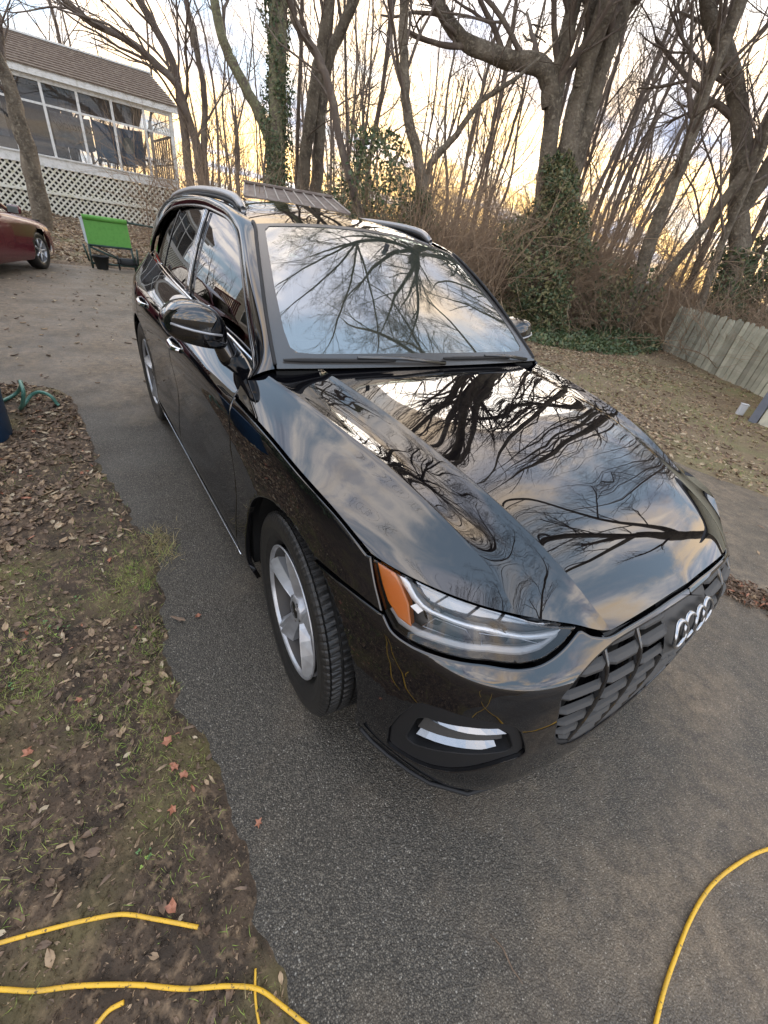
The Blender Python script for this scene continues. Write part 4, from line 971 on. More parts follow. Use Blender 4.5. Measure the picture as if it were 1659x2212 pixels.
P=np.stack([RN.normal(-1.05,.08,520),RN.normal(-1.21,.04,520),np.full(520,.0)],1)
scatter('straw_tuft',[BL],P,RN.uniform(.03,.085,520),['grass straw','grass green'],RN.choice(2,520,p=[.85,.15]),tilt=.9,label='tuft of straw coloured grass leaning onto the asphalt',cat='grass')
c_=onsoil(60,-.9,.9,-2.1,-1.28,lambda x,y:np.clip(.2+fbm(x*3,y*3,2,91)*4,0,1)); P=np.repeat(c_,7,0); P[:,:2]+=RN.randn(len(P),2)*.016; P[:,2]+=.004
scatter('clover_weeds',[CL],P,RN.uniform(.005,.013,len(P)),['clover','grass green'],RN.choice(2,len(P),p=[.8,.2]),tilt=.25,label='small green clover weeds growing in the bare soil',cat='weeds')
# lawn: leaves and short grass
def onlawn(n,x0,x1,y0,y1):
    P=np.stack([RN.uniform(x0,x1,n),RN.uniform(y0,y1,n)],1); h=lawn_h(P[:,0],P[:,1]); k=h>.0; return np.stack([P[k,0],P[k,1],h[k]],1)
P=onlawn(60000,-8.5,2.8,3.4,13.5); k=RN.rand(len(P))<np.clip(.45+fbm(P[:,0]*.7,P[:,1]*.7,3,77)*1.8+np.where(P[:,1]<5,.25,0),.12,1); P=P[k]
scatter('lawn_leaves',[OV,NA],P,RN.uniform(.035,.085,len(P)),['leaf tan','leaf brown','leaf pale'],RN.choice(3,len(P),p=[.40,.42,.18]),tilt=.35,label='fallen leaves scattered over the lawn beside the fence',cat='leaf litter')
P=onlawn(60000,-8,2.5,3.6,13); k=RN.rand(len(P))<np.clip(.4+fbm(P[:,0]*.9,P[:,1]*.9,3,78)*3,0,1); P=P[k]
scatter('lawn_grass',[BL],P-[0,0,.01],RN.uniform(.04,.09,len(P)),['grass green','grass straw'],RN.choice(2,len(P),p=[.45,.55]),tilt=.5,label='short yellowing grass on the lawn',cat='grass')
P=np.stack([RN.uniform(-24,-11.9,15000),RN.uniform(-5,6,15000)],1); P=np.column_stack([P,bank_h(P[:,0],P[:,1])+.01])
scatter('bank_leaves',[OV,NA],P,RN.uniform(.07,.15,len(P)),['leaf tan','leaf brown','leaf pale'],RN.choice(3,len(P),p=[.46,.34,.20]),tilt=.4,label='thick carpet of dry leaves on the bank below the porch',cat='leaf litter')
# drift of dark wet leaves in front of the suv, and litter on the drive
P=np.stack([RN.normal(0,.16,1500),RN.normal(0,.055,1500)],1); a=.42; P=np.stack([.86+P[:,0]*math.cos(a)-P[:,1]*math.sin(a)+.35*0,1.86+P[:,0]*math.sin(a)+P[:,1]*math.cos(a)],1); P=np.column_stack([P,RN.rand(1500)*.03+.003])
scatter('leaf_drift',[OV,NA],P,RN.uniform(.02,.05,1500),['leaf brown','leaf tan','leaf orange'],RN.choice(3,1500,p=[.82,.10,.08]),tilt=.6,label='drift of dark wet leaves on the asphalt beyond the grille',cat='leaf litter')
P=np.stack([RN.uniform(-11.5,1.6,2600),RN.uniform(-8,3.8,2600)],1); k=(P[:,0]<-3.6)|((P[:,1]>1.2)&(RN.rand(2600)<.35))|((RN.rand(2600)<.08)&(P[:,1]<-1.0)&(P[:,1]>-1.25)); P=P[k]; P=np.column_stack([P,np.full(len(P),.004)])
scatter('driveway_leaves',[OV,NA],P,RN.uniform(.015,.075,len(P)),['leaf tan','leaf brown','leaf pale'],RN.choice(3,len(P),p=[.3,.58,.12]),tilt=.2,label='scattered leaves lying on the asphalt of the driveway',cat='leaf litter')
# single orange leaves that can be picked out
def palmleaf(s,rs):
    V=[(0,0,.006)];n=0
    for k in range(10):
        a=2*math.pi*k/10; r=(1.0 if k%2==0 else .62)*s*(1+.32*rs.uniform(-1,1)); V.append((r*math.cos(a),r*math.sin(a),.004+s*.6*rs.random()))
    return V,[(0,1+k,1+(k+1)%10) for k in range(10)]
for (x,y,ry) in [(-.467,-1.159,0),(-.242,-1.618,1),(-.111,-1.76,0),(.16,-1.38,0),(.28,-1.411,0),(.444,-1.198,0),(.512,-1.458,0),(.063,-1.382,1),(.20,-1.36,0)]:
    V,Fc=palmleaf(RR.uniform(.013,.019),RR); h=float(soil_h(np.array([[x]]),np.array([[y]]))[0,0]); o=mk('fallen_leaf',V,Fc,'leaf orange',None,False); o.location=(x,y,max(h,.0)+.004); o.rotation_euler=(RR.uniform(-.2,.2),RR.uniform(-.2,.2),RR.uniform(0,6))
    tag(o,'small crumpled orange leaf lying near the edge of the verge','leaf','orange leaves near the verge edge')
o=mk('fallen_leaf',*palmleaf(.02,RR),'leaf brown',None,False); o.location=(-.48,-1.235,.006); tag(o,'long brown strip of bark-like leaf half on the asphalt by the verge','leaf'); o.scale=(2.2,.6,1); o.rotation_euler=(0,0,.7)
# stick on the asphalt
o=MB().tube([(1.02,-.745,.004),(1.06,-.735,.006),(1.10,-.742,.005),(1.135,-.738,.004)],[.001,.0022,.002,.001],5).build('twig','leaf brown',None,True); tag(o,'thin dark twig on the asphalt in front of the bumper','twig')
# ------------------------------------------------------------------ trees
mat('bark',(0.19,0.158,0.118),.9,noise_=[(3,8,(0.105,0.085,0.062),.42,.62),(14,8,(0.30,0.26,0.19),.52,.72)],bump=(26,1,.05))
mat('bark dark',(0.142,0.110,0.089),.9,noise_=(6,6,(0.228,0.190,0.142),.5,.7),bump=(30,.8,.03))
mat('bark mossy',(0.199,0.190,0.118),.9,noise_=[(5,8,(0.142,0.114,0.085),.45,.62),(16,8,(0.304,0.314,0.162),.5,.7)],bump=(26,1,.05))
mat('brush twig',(0.400,0.290,0.190),.85,noise_=(3,5,(0.240,0.170,0.120),.4,.65))
class Tree:
    def __init__(s,seed,minr=.004): s.V=[];s.F=[];s.R=random.Random(seed);s.minr=minr;s.TV=[];s.TF=[]
    def strand(s,pts,rs,trunk=False):
        V,F=(s.TV,s.TF) if trunk else (s.V,s.F)
        r0=rs[0]; n=12 if r0>.12 else 8 if r0>.06 else 5 if r0>.02 else 3
        up=None; base=len(V); m_=len(pts)
        for i in range(m_):
            d=(pts[min(i+1,m_-1)]-pts[max(i-1,0)])
            if d.length<1e-6: d=Vector((0,0,1))
            d.normalize()
            if up is None: up=d.orthogonal()
            up=up-d*up.dot(d)
            if up.length<1e-4: up=d.orthogonal()
            up.normalize(); sd=d.cross(up)
            for k in range(n):
                a=6.28318*k/n; w=rs[i]*(1+(.12*math.sin(3*a+i*.7+r0*40) if n>=8 else 0)); V.append(tuple(pts[i]+up*(w*math.cos(a))+sd*(w*math.sin(a))))
        for i in range(m_-1):
            for k in range(n): a=base+i*n+k;b=base+i*n+(k+1)%n; F.append((a,b,b+n,a+n))
    def grow(s,p,d,L,r,lev,maxlev,up=.12,spread=.75,kids=None,wig=.10):
        R=s.R; k=max(2,min(9,int(L/.35)+2)) if lev<maxlev else 3
        pts=[p.copy()];rs=[r];q=p.copy();dd=d.normalized(); end=r*(.45 if lev<maxlev else .3)
        for i in range(k):
            dd=(dd+Vector((R.gauss(0,wig),R.gauss(0,wig),R.gauss(0,wig)+up*.25))).normalized(); q=q+dd*(L/k); pts.append(q.copy()); rs.append(r+(end-r)*(i+1)/k)
        s.strand(pts,rs,False)
        if lev>=maxlev: return
        nk=kids[lev] if kids else 5
        for j in range(nk):
            f=.22+.78*(j+R.random())/nk; i=min(int(f*k),k-1); t=f*k-i; bp=pts[i].lerp(pts[i+1],min(t,1)); br=(rs[i]+(rs[i+1]-rs[i])*t)
            ax=(pts[i+1]-pts[i]).normalized(); o=ax.orthogonal().normalized(); o=Matrix.Rotation(R.uniform(0,6.283),3,ax)@o
            nd=(ax*math.cos(spread*R.uniform(.6,1.15))+o*math.sin(spread*R.uniform(.6,1.15))); nd.z+=.15*up*6
            nr=max(br*R.uniform(.45,.72),s.minr*.6); s.grow(bp,nd,L*R.uniform(.45,.72)*(1.08-.35*f),nr,lev+1,maxlev,up,spread,kids,wig*1.25)
    def trunk(s,pts,rs,extra=0,lev=1,maxlev=4,kids=(4,4,4,3),along=6,start=.45,spread=.7,L=2.5,topdir=None,up=.12):
        pts=[Vector(p) for p in pts]
        c=catmull([tuple(p) for p in pts],5) if len(pts)>2 else np.array(pts); rr=np.interp(np.linspace(0,1,len(c)),np.linspace(0,1,len(rs)),rs)
        P=[Vector(q)+Vector((s.R.gauss(0,.012),s.R.gauss(0,.012),0)) for q in c]; 
        if extra:
            d=(P[-1]-P[-3]).normalized(); r=rr[-1]; rl=list(rr)
            nseg=8
            for i in range(nseg):
                d=(d+Vector((s.R.gauss(0,.10),s.R.gauss(0,.10),.06))).normalized(); P.append(P[-1]+d*extra/nseg); rl.append(r*(1-.75*(i+1)/nseg))
            rr=np.array(rl)
        s.strand(P,list(rr),True)
        n=len(P)
        for j in range(along):
            f=start+(1-start)*(j+s.R.random())/along; i=min(int(f*(n-1)),n-2); ax=(P[i+1]-P[i]).normalized(); o=Matrix.Rotation(s.R.uniform(0,6.283),3,ax)@ax.orthogonal().normalized(); sp=spread*s.R.uniform(.7,1.2)
            s.grow(P[i],ax*math.cos(sp)+o*math.sin(sp),L*s.R.uniform(.7,1.2)*(1.15-.4*f),rr[i]*s.R.uniform(.30,.46),lev,maxlev,up,spread,kids)
        s.grow(P[-1],(P[-1]-P[-2]),L*.8,rr[-1]*.9,lev,maxlev,up,spread,kids)
    def build(s,name,tm,bm,label,cat='tree',group=None,loc=(0,0,0)):
        e=empty(name,loc,0,label,cat,group)
        if s.TV: mk('trunk',s.TV,s.TF,tm,e,True)
        mk('crown',s.V,s.F,bm,e,True)
        return e
def ivy_on(parent,pts,rads,n,size=.10,mats_=('ivy leaf','ivy dry'),pdry=.12,sag=0.,power=1.):
    """leaves clinging in a shell round a polyline"""
    c=catmull(pts,8) if len(pts)>2 else np.array(pts,float); i=RN.rand(n)**power*(len(c)-1.001); a=i.astype(int); f=(i-a)[:,None]; p=c[a]*(1-f)+c[a+1]*f
    rr=np.interp(i/(len(c)-1),np.linspace(0,1,len(rads)),rads); th=RN.rand(n)*6.283; q=rr*(.72+.5*RN.rand(n)**1.2); blob=1+.35*np.sin(p[:,2]*3.1+th*2)+.2*np.sin(p[:,2]*7+th*3)
    p=p+np.stack([q*blob*np.cos(th),q*blob*np.sin(th),RN.randn(n)*.05],1)
    return scatter('ivy',[IV,OV],p,RN.uniform(.6,1.25,n)*size,list(mats_),(RN.rand(n)<pdry).astype(int),parent,tilt=1.2,kind='stuff')
B0=lambda P,dz=0:[(x,y,z) for x,y,z in P]
# big many-stemmed maple with an ivy-clad foot
T=Tree(3,.006)
T.trunk([(-7.77,10.30,-.1),(-8.15,9.94,2.26),(-8.37,9.76,3.73),(-8.6,9.57,5.0),(-8.65,9.52,5.92),(-8.7,9.48,6.9)],[.40,.27,.215,.19,.17,.15],extra=7.5,along=15,start=.45,L=3.2,kids=(0,5,5,4,3),lev=1,maxlev=4)
T.trunk([(-7.72,10.6,-.1),(-8.10,10.14,3.31),(-8.25,10.08,4.93),(-8.39,10.01,6.02),(-8.46,9.95,7.0)],[.42,.27,.22,.20,.175],extra=9,along=15,start=.5,L=3.2,kids=(0,5,5,4,3),lev=1,maxlev=4)
T.trunk([(-7.6,10.8,-.1),(-8.05,10.42,3.18),(-8.15,10.45,4.76),(-8.2,10.5,5.96),(-8.1,10.7,7.2)],[.38,.26,.21,.19,.17],extra=8,along=15,start=.5,L=3.2,kids=(0,5,5,4,3),lev=1,maxlev=4)
T.trunk([(-8.62,9.55,4.75),(-8.75,9.40,5.20),(-9.03,9.18,5.42),(-9.6,8.6,5.47),(-10.15,7.99,5.57),(-10.54,7.49,5.87),(-10.88,7.04,6.3)],[.22,.21,.20,.18,.165,.15,.13],extra=4.5,along=9,start=.25,L=2.4,kids=(0,4,4,4,3),lev=1,maxlev=4)
T.trunk([(-8.3,10.0,5.2),(-7.8,9.6,7.0),(-7.0,9.0,8.3),(-6.0,8.3,9.0)],[.20,.19,.18,.17],extra=0,along=3,start=.4,L=2.0,kids=(0,4,4,3),lev=1,maxlev=3)
for E1 in ((-5.2,5.6,9.6),(-4.4,4.2,9.2),(-3.6,5.0,9.9),(-2.6,5.6,9.3),(-2.2,7.0,9.8),(-5.8,4.6,10.3),(-3.4,7.6,10.6)):
    m1=(-6.0+(E1[0]+6.0)*.45+T.R.uniform(-.3,.3),8.3+(E1[1]-8.3)*.45,9.0+(E1[2]-9.0)*.3+T.R.uniform(0,.4)); T.trunk([(-6.0,8.3,9.0),m1,E1],[.115,.085,.06],extra=2.2,along=11,start=.18,L=1.9,kids=(0,5,4,4,3),lev=1,maxlev=4,spread=.6,up=.02)
for E1 in ((-2.6,1.8,9.3),(-1.4,2.6,9.0),(-3.6,1.6,9.8),(-.8,4.2,9.1)):
    T.trunk([(-4.4,4.2,9.2),((-4.4+E1[0])/2,(4.2+E1[1])/2+.2,9.5),E1],[.055,.042,.03],extra=1.4,along=10,start=.1,L=1.4,kids=(0,4,4,3),lev=1,maxlev=3,spread=.6,up=0)
big=T.build('maple_tree','bark','bark dark','massive grey trunk splitting into several stems above an ivy-covered foot','tree')
ivy_on(big,[(-7.0,9.2,0),(-7.3,9.5,1.0),(-7.75,9.9,2.1),(-8.0,10.0,3.2),(-8.2,10.0,3.9)],[.62,.85,.85,.50,.22],13000,.10,pdry=.40,power=1.1)
# large tree standing to the right of the view, whose crown hangs over the drive
T=Tree(8,.006)
T.trunk([(3.6,10.6,-.1),(3.4,10.4,2.5),(2.9,9.9,4.6),(2.3,9.2,6.2)],[.27,.22,.19,.16],extra=0,along=2,start=.8,L=2.5,kids=(0,4,4,4,3),maxlev=4)
for pts,r in (([(2.3,9.2,6.2),(1.2,8.0,8.0),(.2,6.6,9.3),(-.8,5.2,10.3)],.20),([(2.3,9.2,6.2),(1.6,9.3,8.6),(.7,8.9,10.6),(-.4,8.2,12.2)],.20),([(2.3,9.2,6.2),(3.4,8.2,8.2),(3.6,6.6,9.8),(3.2,5.0,11.0)],.18),([(2.9,9.9,4.6),(1.4,9.8,6.8),(-.4,9.5,8.3),(-2.2,9.0,9.6)],.17),([(.2,6.6,9.3),(-.9,6.4,9.8),(-2.2,6.0,10.3)],.11),([(1.2,8.0,8.0),(.9,6.6,8.6),(.9,5.2,9.4)],.10)):
    r*=.62; T.trunk(pts,[r,r*.85,r*.7,r*.55],extra=2.5,along=14,start=.10,L=2.3,kids=(0,5,5,4,3),lev=1,maxlev=4,spread=.8)
T.build('oak_tree','bark','bark dark','spreading bare tree right of the view whose limbs reflect in the windscreen','tree')
# ivy trunk and its neighbours left of centre
T=Tree(21,.006)
T.trunk([(-12.98,4.21,-.1),(-12.98,4.21,2.47),(-12.98,4.21,4.14),(-12.96,4.27,5.72)],[.31,.25,.22,.20],extra=8,along=7,start=.6,L=3,kids=(0,4,4,4,3),lev=1,maxlev=4)
T.trunk([(-12.99,4.15,3.0),(-13.15,3.75,3.75),(-13.31,3.3,4.37),(-13.39,3.03,4.85),(-13.44,2.88,5.39)],[.16,.13,.12,.11,.10],extra=5,along=7,start=.5,L=2,kids=(0,4,4,3),lev=1,maxlev=3)
t3=T.build('ivy_clad_tree','bark mossy','bark dark','straight trunk wrapped in dark ivy behind the roof of the black suv','tree')
ivy_on(t3,[(-12.98,4.21,1.2),(-12.98,4.21,2.47),(-12.98,4.21,4.14),(-12.96,4.27,6.2)],[.33,.30,.27,.25],5200,.08)
T=Tree(22,.006)
T.trunk([(-13.62,5.25,-.1),(-13.61,5.29,2.65),(-13.52,5.47,4.21),(-13.46,5.6,5.22),(-13.37,5.78,6.23)],[.21,.18,.16,.15,.14],extra=8,along=7,start=.6,L=2.8,kids=(0,4,4,4,3),maxlev=4)
T.trunk([(-13.68,5.6,-.1),(-13.61,5.74,2.73),(-13.58,5.82,4.85),(-13.44,6.1,5.69),(-13.27,6.42,6.4)],[.19,.17,.15,.135,.125],extra=7,along=7,start=.6,L=2.8,kids=(0,4,4,4,3),maxlev=4)
T.build('twin_stem_tree','bark','bark dark','pair of grey stems rising together right of the ivy-wrapped trunk','tree')
T=Tree(23,.005)
T.trunk([(-10.0,5.75,-.1),(-10.1,5.49,1.56),(-10.26,5.23,2.2),(-10.47,4.86,3.03),(-10.63,4.55,4.01),(-10.8,4.2,4.59),(-10.97,3.84,4.92),(-11.02,3.71,5.2)],[.11,.10,.095,.09,.085,.08,.075,.07],extra=5,along=10,start=.25,L=1.9,kids=(0,4,4,3),maxlev=3)
t5=T.build('leaning_tree','bark dark','bark dark','slim dark tree leaning left with evergreen vine leaves halfway up','tree')
ivy_on(t5,[(-10.0,5.7,.9),(-10.2,5.6,1.8),(-10.2,5.7,2.9),(-10.3,5.6,3.6)],[.75,.85,.8,.35],2300,.10,pdry=.35)
T=Tree(24,.005)
T.trunk([(-9.0,7.0,-.1),(-9.09,6.92,1.19),(-9.31,6.63,2.35),(-9.47,6.43,3.04),(-9.74,6.05,4.05),(-9.86,5.87,4.83),(-9.94,5.76,5.61)],[.22,.19,.15,.125,.11,.10,.09],extra=7,along=8,start=.5,L=2.3,kids=(0,4,4,3),maxlev=3)
T.trunk([(-9.4,6.6,2.4),(-9.72,6.93,2.9),(-9.67,6.99,3.24),(-9.38,7.34,3.82),(-9.09,7.68,4.45),(-8.87,7.92,4.68)],[.10,.09,.085,.07,.06,.05],extra=2,along=8,start=.3,L=1.6,kids=(0,4,4,3),maxlev=3)
t6=T.build('forked_tree','bark','bark dark','curved grey trunk in the centre with a side fork to the right','tree')
ivy_on(t6,[(-9.0,7.0,0),(-9.2,6.8,1.6),(-9.4,6.5,2.6)],[.32,.27,.20],1500,.09)
T=Tree(25,.005)
T.trunk([(-18.1,-1.5,-.1),(-18.04,-1.38,1.16),(-18.04,-1.36,2.03),(-18.04,-1.38,2.72),(-18.04,-1.40,3.49),(-18.04,-1.55,4.2)],[.27,.235,.22,.20,.17,.14],extra=3,along=12,start=.55,L=2.6,kids=(0,4,4,3),maxlev=3)
T.build('yard_tree','bark','bark dark','slim leaning tree between the red car and the lattice porch','tree')
T=Tree(26,.006)
T.trunk([(-15.5,3.0,-.1),(-15.51,2.91,1.67),(-15.53,2.79,2.22),(-15.54,2.77,2.86),(-15.58,2.6,3.53),(-15.62,2.44,4.06),(-15.72,1.99,4.4),(-15.82,1.41,4.68),(-15.93,0.63,4.82),(-15.99,0.04,5.1)],[.15,.13,.12,.11,.105,.10,.09,.085,.075,.065],extra=4,along=14,start=.3,L=2.4,kids=(0,4,4,3),maxlev=3)
T.trunk([(-16.1,2.6,-.1),(-16.1,2.6,3.05),(-16.13,2.44,4.65),(-16.25,1.83,5.59)],[.14,.12,.10,.09],extra=6,along=8,start=.4,L=2.4,kids=(0,4,4,3),maxlev=3)
T.trunk([(-15.45,3.1,-.1),(-15.53,2.95,2.76),(-15.46,3.07,4.1),(-15.5,2.93,5.05),(-15.53,2.8,5.74)],[.10,.09,.08,.07,.065],extra=5,along=8,start=.4,L=2.2,kids=(0,4,4,3),maxlev=3)
T.build('arching_tree','bark dark','bark dark','dark stems at the end of the porch, one arching over its roof','tree')
T=Tree(27,.006)
T.trunk([(-4.03,14.0,-.1),(-4.49,13.71,2.38),(-5.06,13.49,3.62),(-5.5,13.3,4.6),(-6.12,13.01,5.67),(-6.7,12.71,6.36),(-7.12,12.48,6.8),(-7.5,12.25,7.36)],[.28,.24,.21,.20,.19,.175,.16,.15],extra=6,along=9,start=.4,L=2.8,kids=(0,4,4,4,3),maxlev=4)
T.trunk([(-4.9,13.5,3.4),(-4.6,13.5,5.0),(-4.5,13.2,7.0)],[.20,.17,.15],extra=5,along=7,start=.3,L=2.6,kids=(0,4,4,3),maxlev=3)
t9=T.build('crooked_tree','bark','bark dark','thick crooked trunk at the right edge behind the picket fence','tree')
ivy_on(t9,[(-4.0,14.0,0),(-4.2,13.9,1.4),(-4.6,13.7,2.6)],[.55,.50,.32],2600,.11)
T=Tree(28,.005)
T.trunk([(-5.75,12.1,-.1),(-6.05,11.92,2.86),(-6.09,11.91,4.26),(-6.2,11.85,5.47),(-6.24,11.82,6.73)],[.19,.16,.14,.13,.12],extra=6,along=10,start=.3,L=2.4,kids=(0,4,4,3),maxlev=3)
T.trunk([(-5.75,12.1,.3),(-5.2,12.6,2.86),(-4.9,12.9,4.5),(-4.9,13.2,6.5)],[.13,.11,.10,.09],extra=5,along=10,start=.3,L=2.2,kids=(0,4,4,3),maxlev=3)
T.build('slanting_tree','bark','bark dark','two slim grey stems slanting apart right of the massive trunk','tree')
T=Tree(29,.005)
T.trunk([(-4.3,13.2,-.1),(-4.5,12.9,1.4),(-4.6,12.7,2.6),(-4.7,12.6,4.4)],[.12,.105,.09,.075],extra=4,along=10,start=.45,L=2.2,kids=(0,4,4,3),maxlev=3)
T.build('pale_leaning_tree','bark','bark dark','pale slim trunk leaning right just behind the picket fence','tree')
# woodland behind: a few kinds, copied
kinds=[]
for sd in range(6):
    T=Tree(100+sd,.003); r=random.Random(sd); h=r.uniform(6,8); lx=r.uniform(-.6,.6)
    T.trunk([(0,0,-.2),(lx*.5+r.uniform(-.3,.3),r.uniform(-.3,.3),h*.35),(lx*.6,lx*.5+r.uniform(-.4,.4),h*.7),(lx*1.4,lx*.6,h)],[.085,.07,.055,.045],extra=5,along=13,start=.22,L=2.7,kids=(0,5,4,3,3),maxlev=4,spread=.80,up=.14)
    if sd%2: T.trunk([(0,0,.3),(.6,-.4,h*.4),(1.1,-.8,h*.9)],[.055,.045,.035],extra=3,along=8,start=.25,L=2.2,kids=(0,5,4,3,3),maxlev=4,spread=.80,up=.14)
    e=T.build('woodland_tree','bark dark','bark dark','slender leafless tree in the woods behind the driveway','tree','leafless trees of the wood'); kinds.append(e)
def polar(px_az,rng): return (.956+math.cos(px_az)*rng,-1.338+math.sin(px_az)*rng)
spots=[]; r=random.Random(5)
for i in range(112):
    az=math.radians(r.uniform(95,182)); rng=r.uniform(15.5,40); x,y=polar(az,rng)
    if -29.5<x<-15 and -9<y<5.6: continue
    if az>math.radians(158) and rng<24: continue
    if rng<18 and az>math.radians(140) and az<math.radians(150): continue
    spots.append((x,y))
for i,(x,y) in enumerate(spots):
    o=kinds[i] if i<6 else copy_tree(kinds[r.randrange(6)])
    s=r.uniform(.75,1.35); o.location=(x,y,0); o.rotation_euler=(r.uniform(-.06,.06),r.uniform(-.06,.06),r.uniform(0,6.28)); o.scale=(s,s,s*r.uniform(.9,1.2))
# tangled brush
def brush(seed,n=46,h=2.2,w=1.5):
    T=Tree(seed,.002)
    for i in range(n):
        a=T.R.uniform(0,6.28); d=Vector((math.cos(a)*T.R.uniform(.1,.9),math.sin(a)*T.R.uniform(.1,.9),1)); p=Vector((T.R.gauss(0,w*.35),T.R.gauss(0,w*.35),-.05))
        T.grow(p,d,h*T.R.uniform(.5,1.1),T.R.uniform(.006,.013),1,3,up=-.05,spread=.7,kids=(0,5,4),wig=.20)
    return T
shr=[]
for sd in range(4):
    T=brush(200+sd); e=empty('brush_shrub',(0,0,0),0,'tangled leafless brown shrub in the thicket behind the driveway','shrub','brown shrubs of the thicket'); mk('stems',T.V,T.F,'brush twig',e,True); shr.append(e)
sp=[]
for i in range(175):
    az=math.radians(r.uniform(97,166)); rng=r.uniform(12.2,19) ; x,y=polar(az,rng)
    if x<-15 and y<5.5: continue
    if 147<math.degrees(az)<162.5 and rng<17.5: continue
    if az<math.radians(117) and rng<16.8: continue
    if math.radians(117)<=az<math.radians(136) and rng<(16 if az<math.radians(126) else 14.2): continue
    sp.append((x,y))
sp+= [(-6.4,11.4),(-5.9,12.4),(-6.9,12.3),(-5.3,13.0),(-3.4,12.6),(-2.6,12.2),(-1.9,11.6),(-1.0,11.3),(-4.6,12.9),(-9.6,8.6),(-10.0,7.7),(-9.0,9.3)]
for i,(x,y) in enumerate(sp):
    o=shr[i] if i<4 else copy_tree(shr[r.randrange(4)]); s=r.uniform(.8,1.25); o.location=(x,y,0); o.rotation_euler=(0,0,r.uniform(0,6.28)); o.scale=(s*1.15,s*1.15,s*(r.uniform(1.0,1.65) if i<len(sp)-8 else r.uniform(.7,.95)))
# evergreen undergrowth patches among the brush
def leafmass(name,label,c,rad,n,size,pdry,cat='shrub'):
    p=RN.randn(n,3); p/=np.linalg.norm(p,axis=1)[:,None]; p=p*(RN.rand(n)**.45)[:,None]*(1+.3*np.sin(p[:,[0]]*7+p[:,[2]]*5)); p=p*np.array(rad)+np.array(c); p[:,2]=np.abs(p[:,2])
    e=empty(name,(c[0],c[1],0),0,label,cat); o=scatter('leaves',[IV],p-np.array([c[0],c[1],0]),RN.uniform(.6,1.2,n)*size,['ivy leaf','ivy dry'],(RN.rand(n)<pdry).astype(int),e,tilt=1.2,kind='stuff')
    b=MB()
    for k in range(9): a=k*.7; b.tube([(0,0,0),(rad[0]*.5*math.cos(a),rad[1]*.5*math.sin(a),c[2]*1.1)],[.02,.008],4)
    b.build('stems','bark dark',e,True); return e
leafmass('honeysuckle_shrub','green leafy undergrowth left of the leaning dark tree',(-14.2,7.2,1.6),(1.6,1.6,1.6),2600,.11,.35)
leafmass('honeysuckle_shrub','green leafy undergrowth at the foot of the curved forked trunk',(-11.4,7.9,1.2),(1.1,1.1,1.2),2000,.11,.35)
leafmass('holly_shrub','dark evergreen bush behind the picket fence at the right edge',(-1.0,13.2,1.2),(1.3,1.2,1.2),3200,.10,.08)
leafmass('holly_shrub','tall evergreen bush in the wood above the picket fence',(-3.6,15.5,2.1),(1.8,1.5,2.0),4200,.13,.12)
leafmass('honeysuckle_shrub','green undergrowth beside the massive trunk with lawn behind it',(-6.3,11.9,.9),(1.0,1.0,1.0),1700,.11,.3)
# ivy ground cover under the trees on the right
P=np.stack([RN.uniform(-7.5,-3.9,9000),RN.uniform(7.0,13.2,9000)],1)
pol=np.array([(-5.75,7.0),(-4.94,7.2),(-4.45,7.9),(-4.05,8.9),(-4.1,10.6),(-4.5,12.2),(-6.2,13.0),(-7.8,11.6),(-7.6,8.9)])
k=inpoly(P,pol); P=P[k]; h=.04+.26*np.clip(1-distpoly(P,np.array([(-5.2,11.2),(-4.6,11.6)]))/1.6,0,1)+.10*(fbm(P[:,0]*2,P[:,1]*2,3,61)+.3)
scatter('ground_ivy',[IV],np.column_stack([P,RN.rand(len(P))*np.clip(h,.03,.5)+.03]),RN.uniform(.05,.11,len(P)),['ivy leaf','ivy dry'],(RN.rand(len(P))<.1).astype(int),tilt=.8,label='dark ivy ground cover between the massive trunk and the picket fence',cat='ivy')
# far wood that reads as one mass
T=Tree(400,.012); 
for i in range(200):
    az=math.radians(T.R.uniform(88,200)); rng=T.R.uniform(40,70); x,y=polar(az,rng)
    T.grow(Vector((x,y,-.3)),Vector((T.R.gauss(0,.12),T.R.gauss(0,.12),1)),T.R.uniform(4,9),T.R.uniform(.04,.09),1,3,up=.1,spread=.5,kids=(0,6,4))
o=mk('far_wood',T.V,T.F,'bark dark',None,True,kind='stuff'); tag(o,'distant bare wood closing the view behind the trees','wood')
# ------------------------------------------------------------------ porch house
def painted(name,c,c2,rough=.7): return mat(name,c,rough,noise_=(9,7,c2,.48,.72),bump=(60,.25,.004))
painted('white paint',(.80,.80,.77),(.60,.60,.55)); painted('lattice paint',(.80,.78,.68),(.62,.60,.42)); painted('shingle' ,(.125,.092,.068),(.23,.185,.14),.9)
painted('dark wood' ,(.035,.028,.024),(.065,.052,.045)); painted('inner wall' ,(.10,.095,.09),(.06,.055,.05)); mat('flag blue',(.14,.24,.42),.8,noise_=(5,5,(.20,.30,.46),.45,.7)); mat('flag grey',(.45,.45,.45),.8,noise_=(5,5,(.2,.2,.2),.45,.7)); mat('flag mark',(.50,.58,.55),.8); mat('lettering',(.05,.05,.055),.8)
glassmat('screen',(.80,.80,.80),.03,haze=.10,hazecol=(.3,.3,.3))
XP=-23.67; Y0=-.593
PH=empty('porch_house',(XP,Y0,0),0,'white screened porch with diamond lattice skirting and a brown shingled roof','porch')
def pb(name,c,d,m,par=PH,bev=0,rot=None,label=None): 
    b=MB(); b.box(c,d,rot,bev); return b.build(name,m,par,label=label)
S0,S1=-5.2,4.50
for s in(-4.25,-3.15,-2.07,-.98,.10,1.19,2.30,3.42): pb('post',(0,s,3.28),(.09,.085,2.22),'white paint')
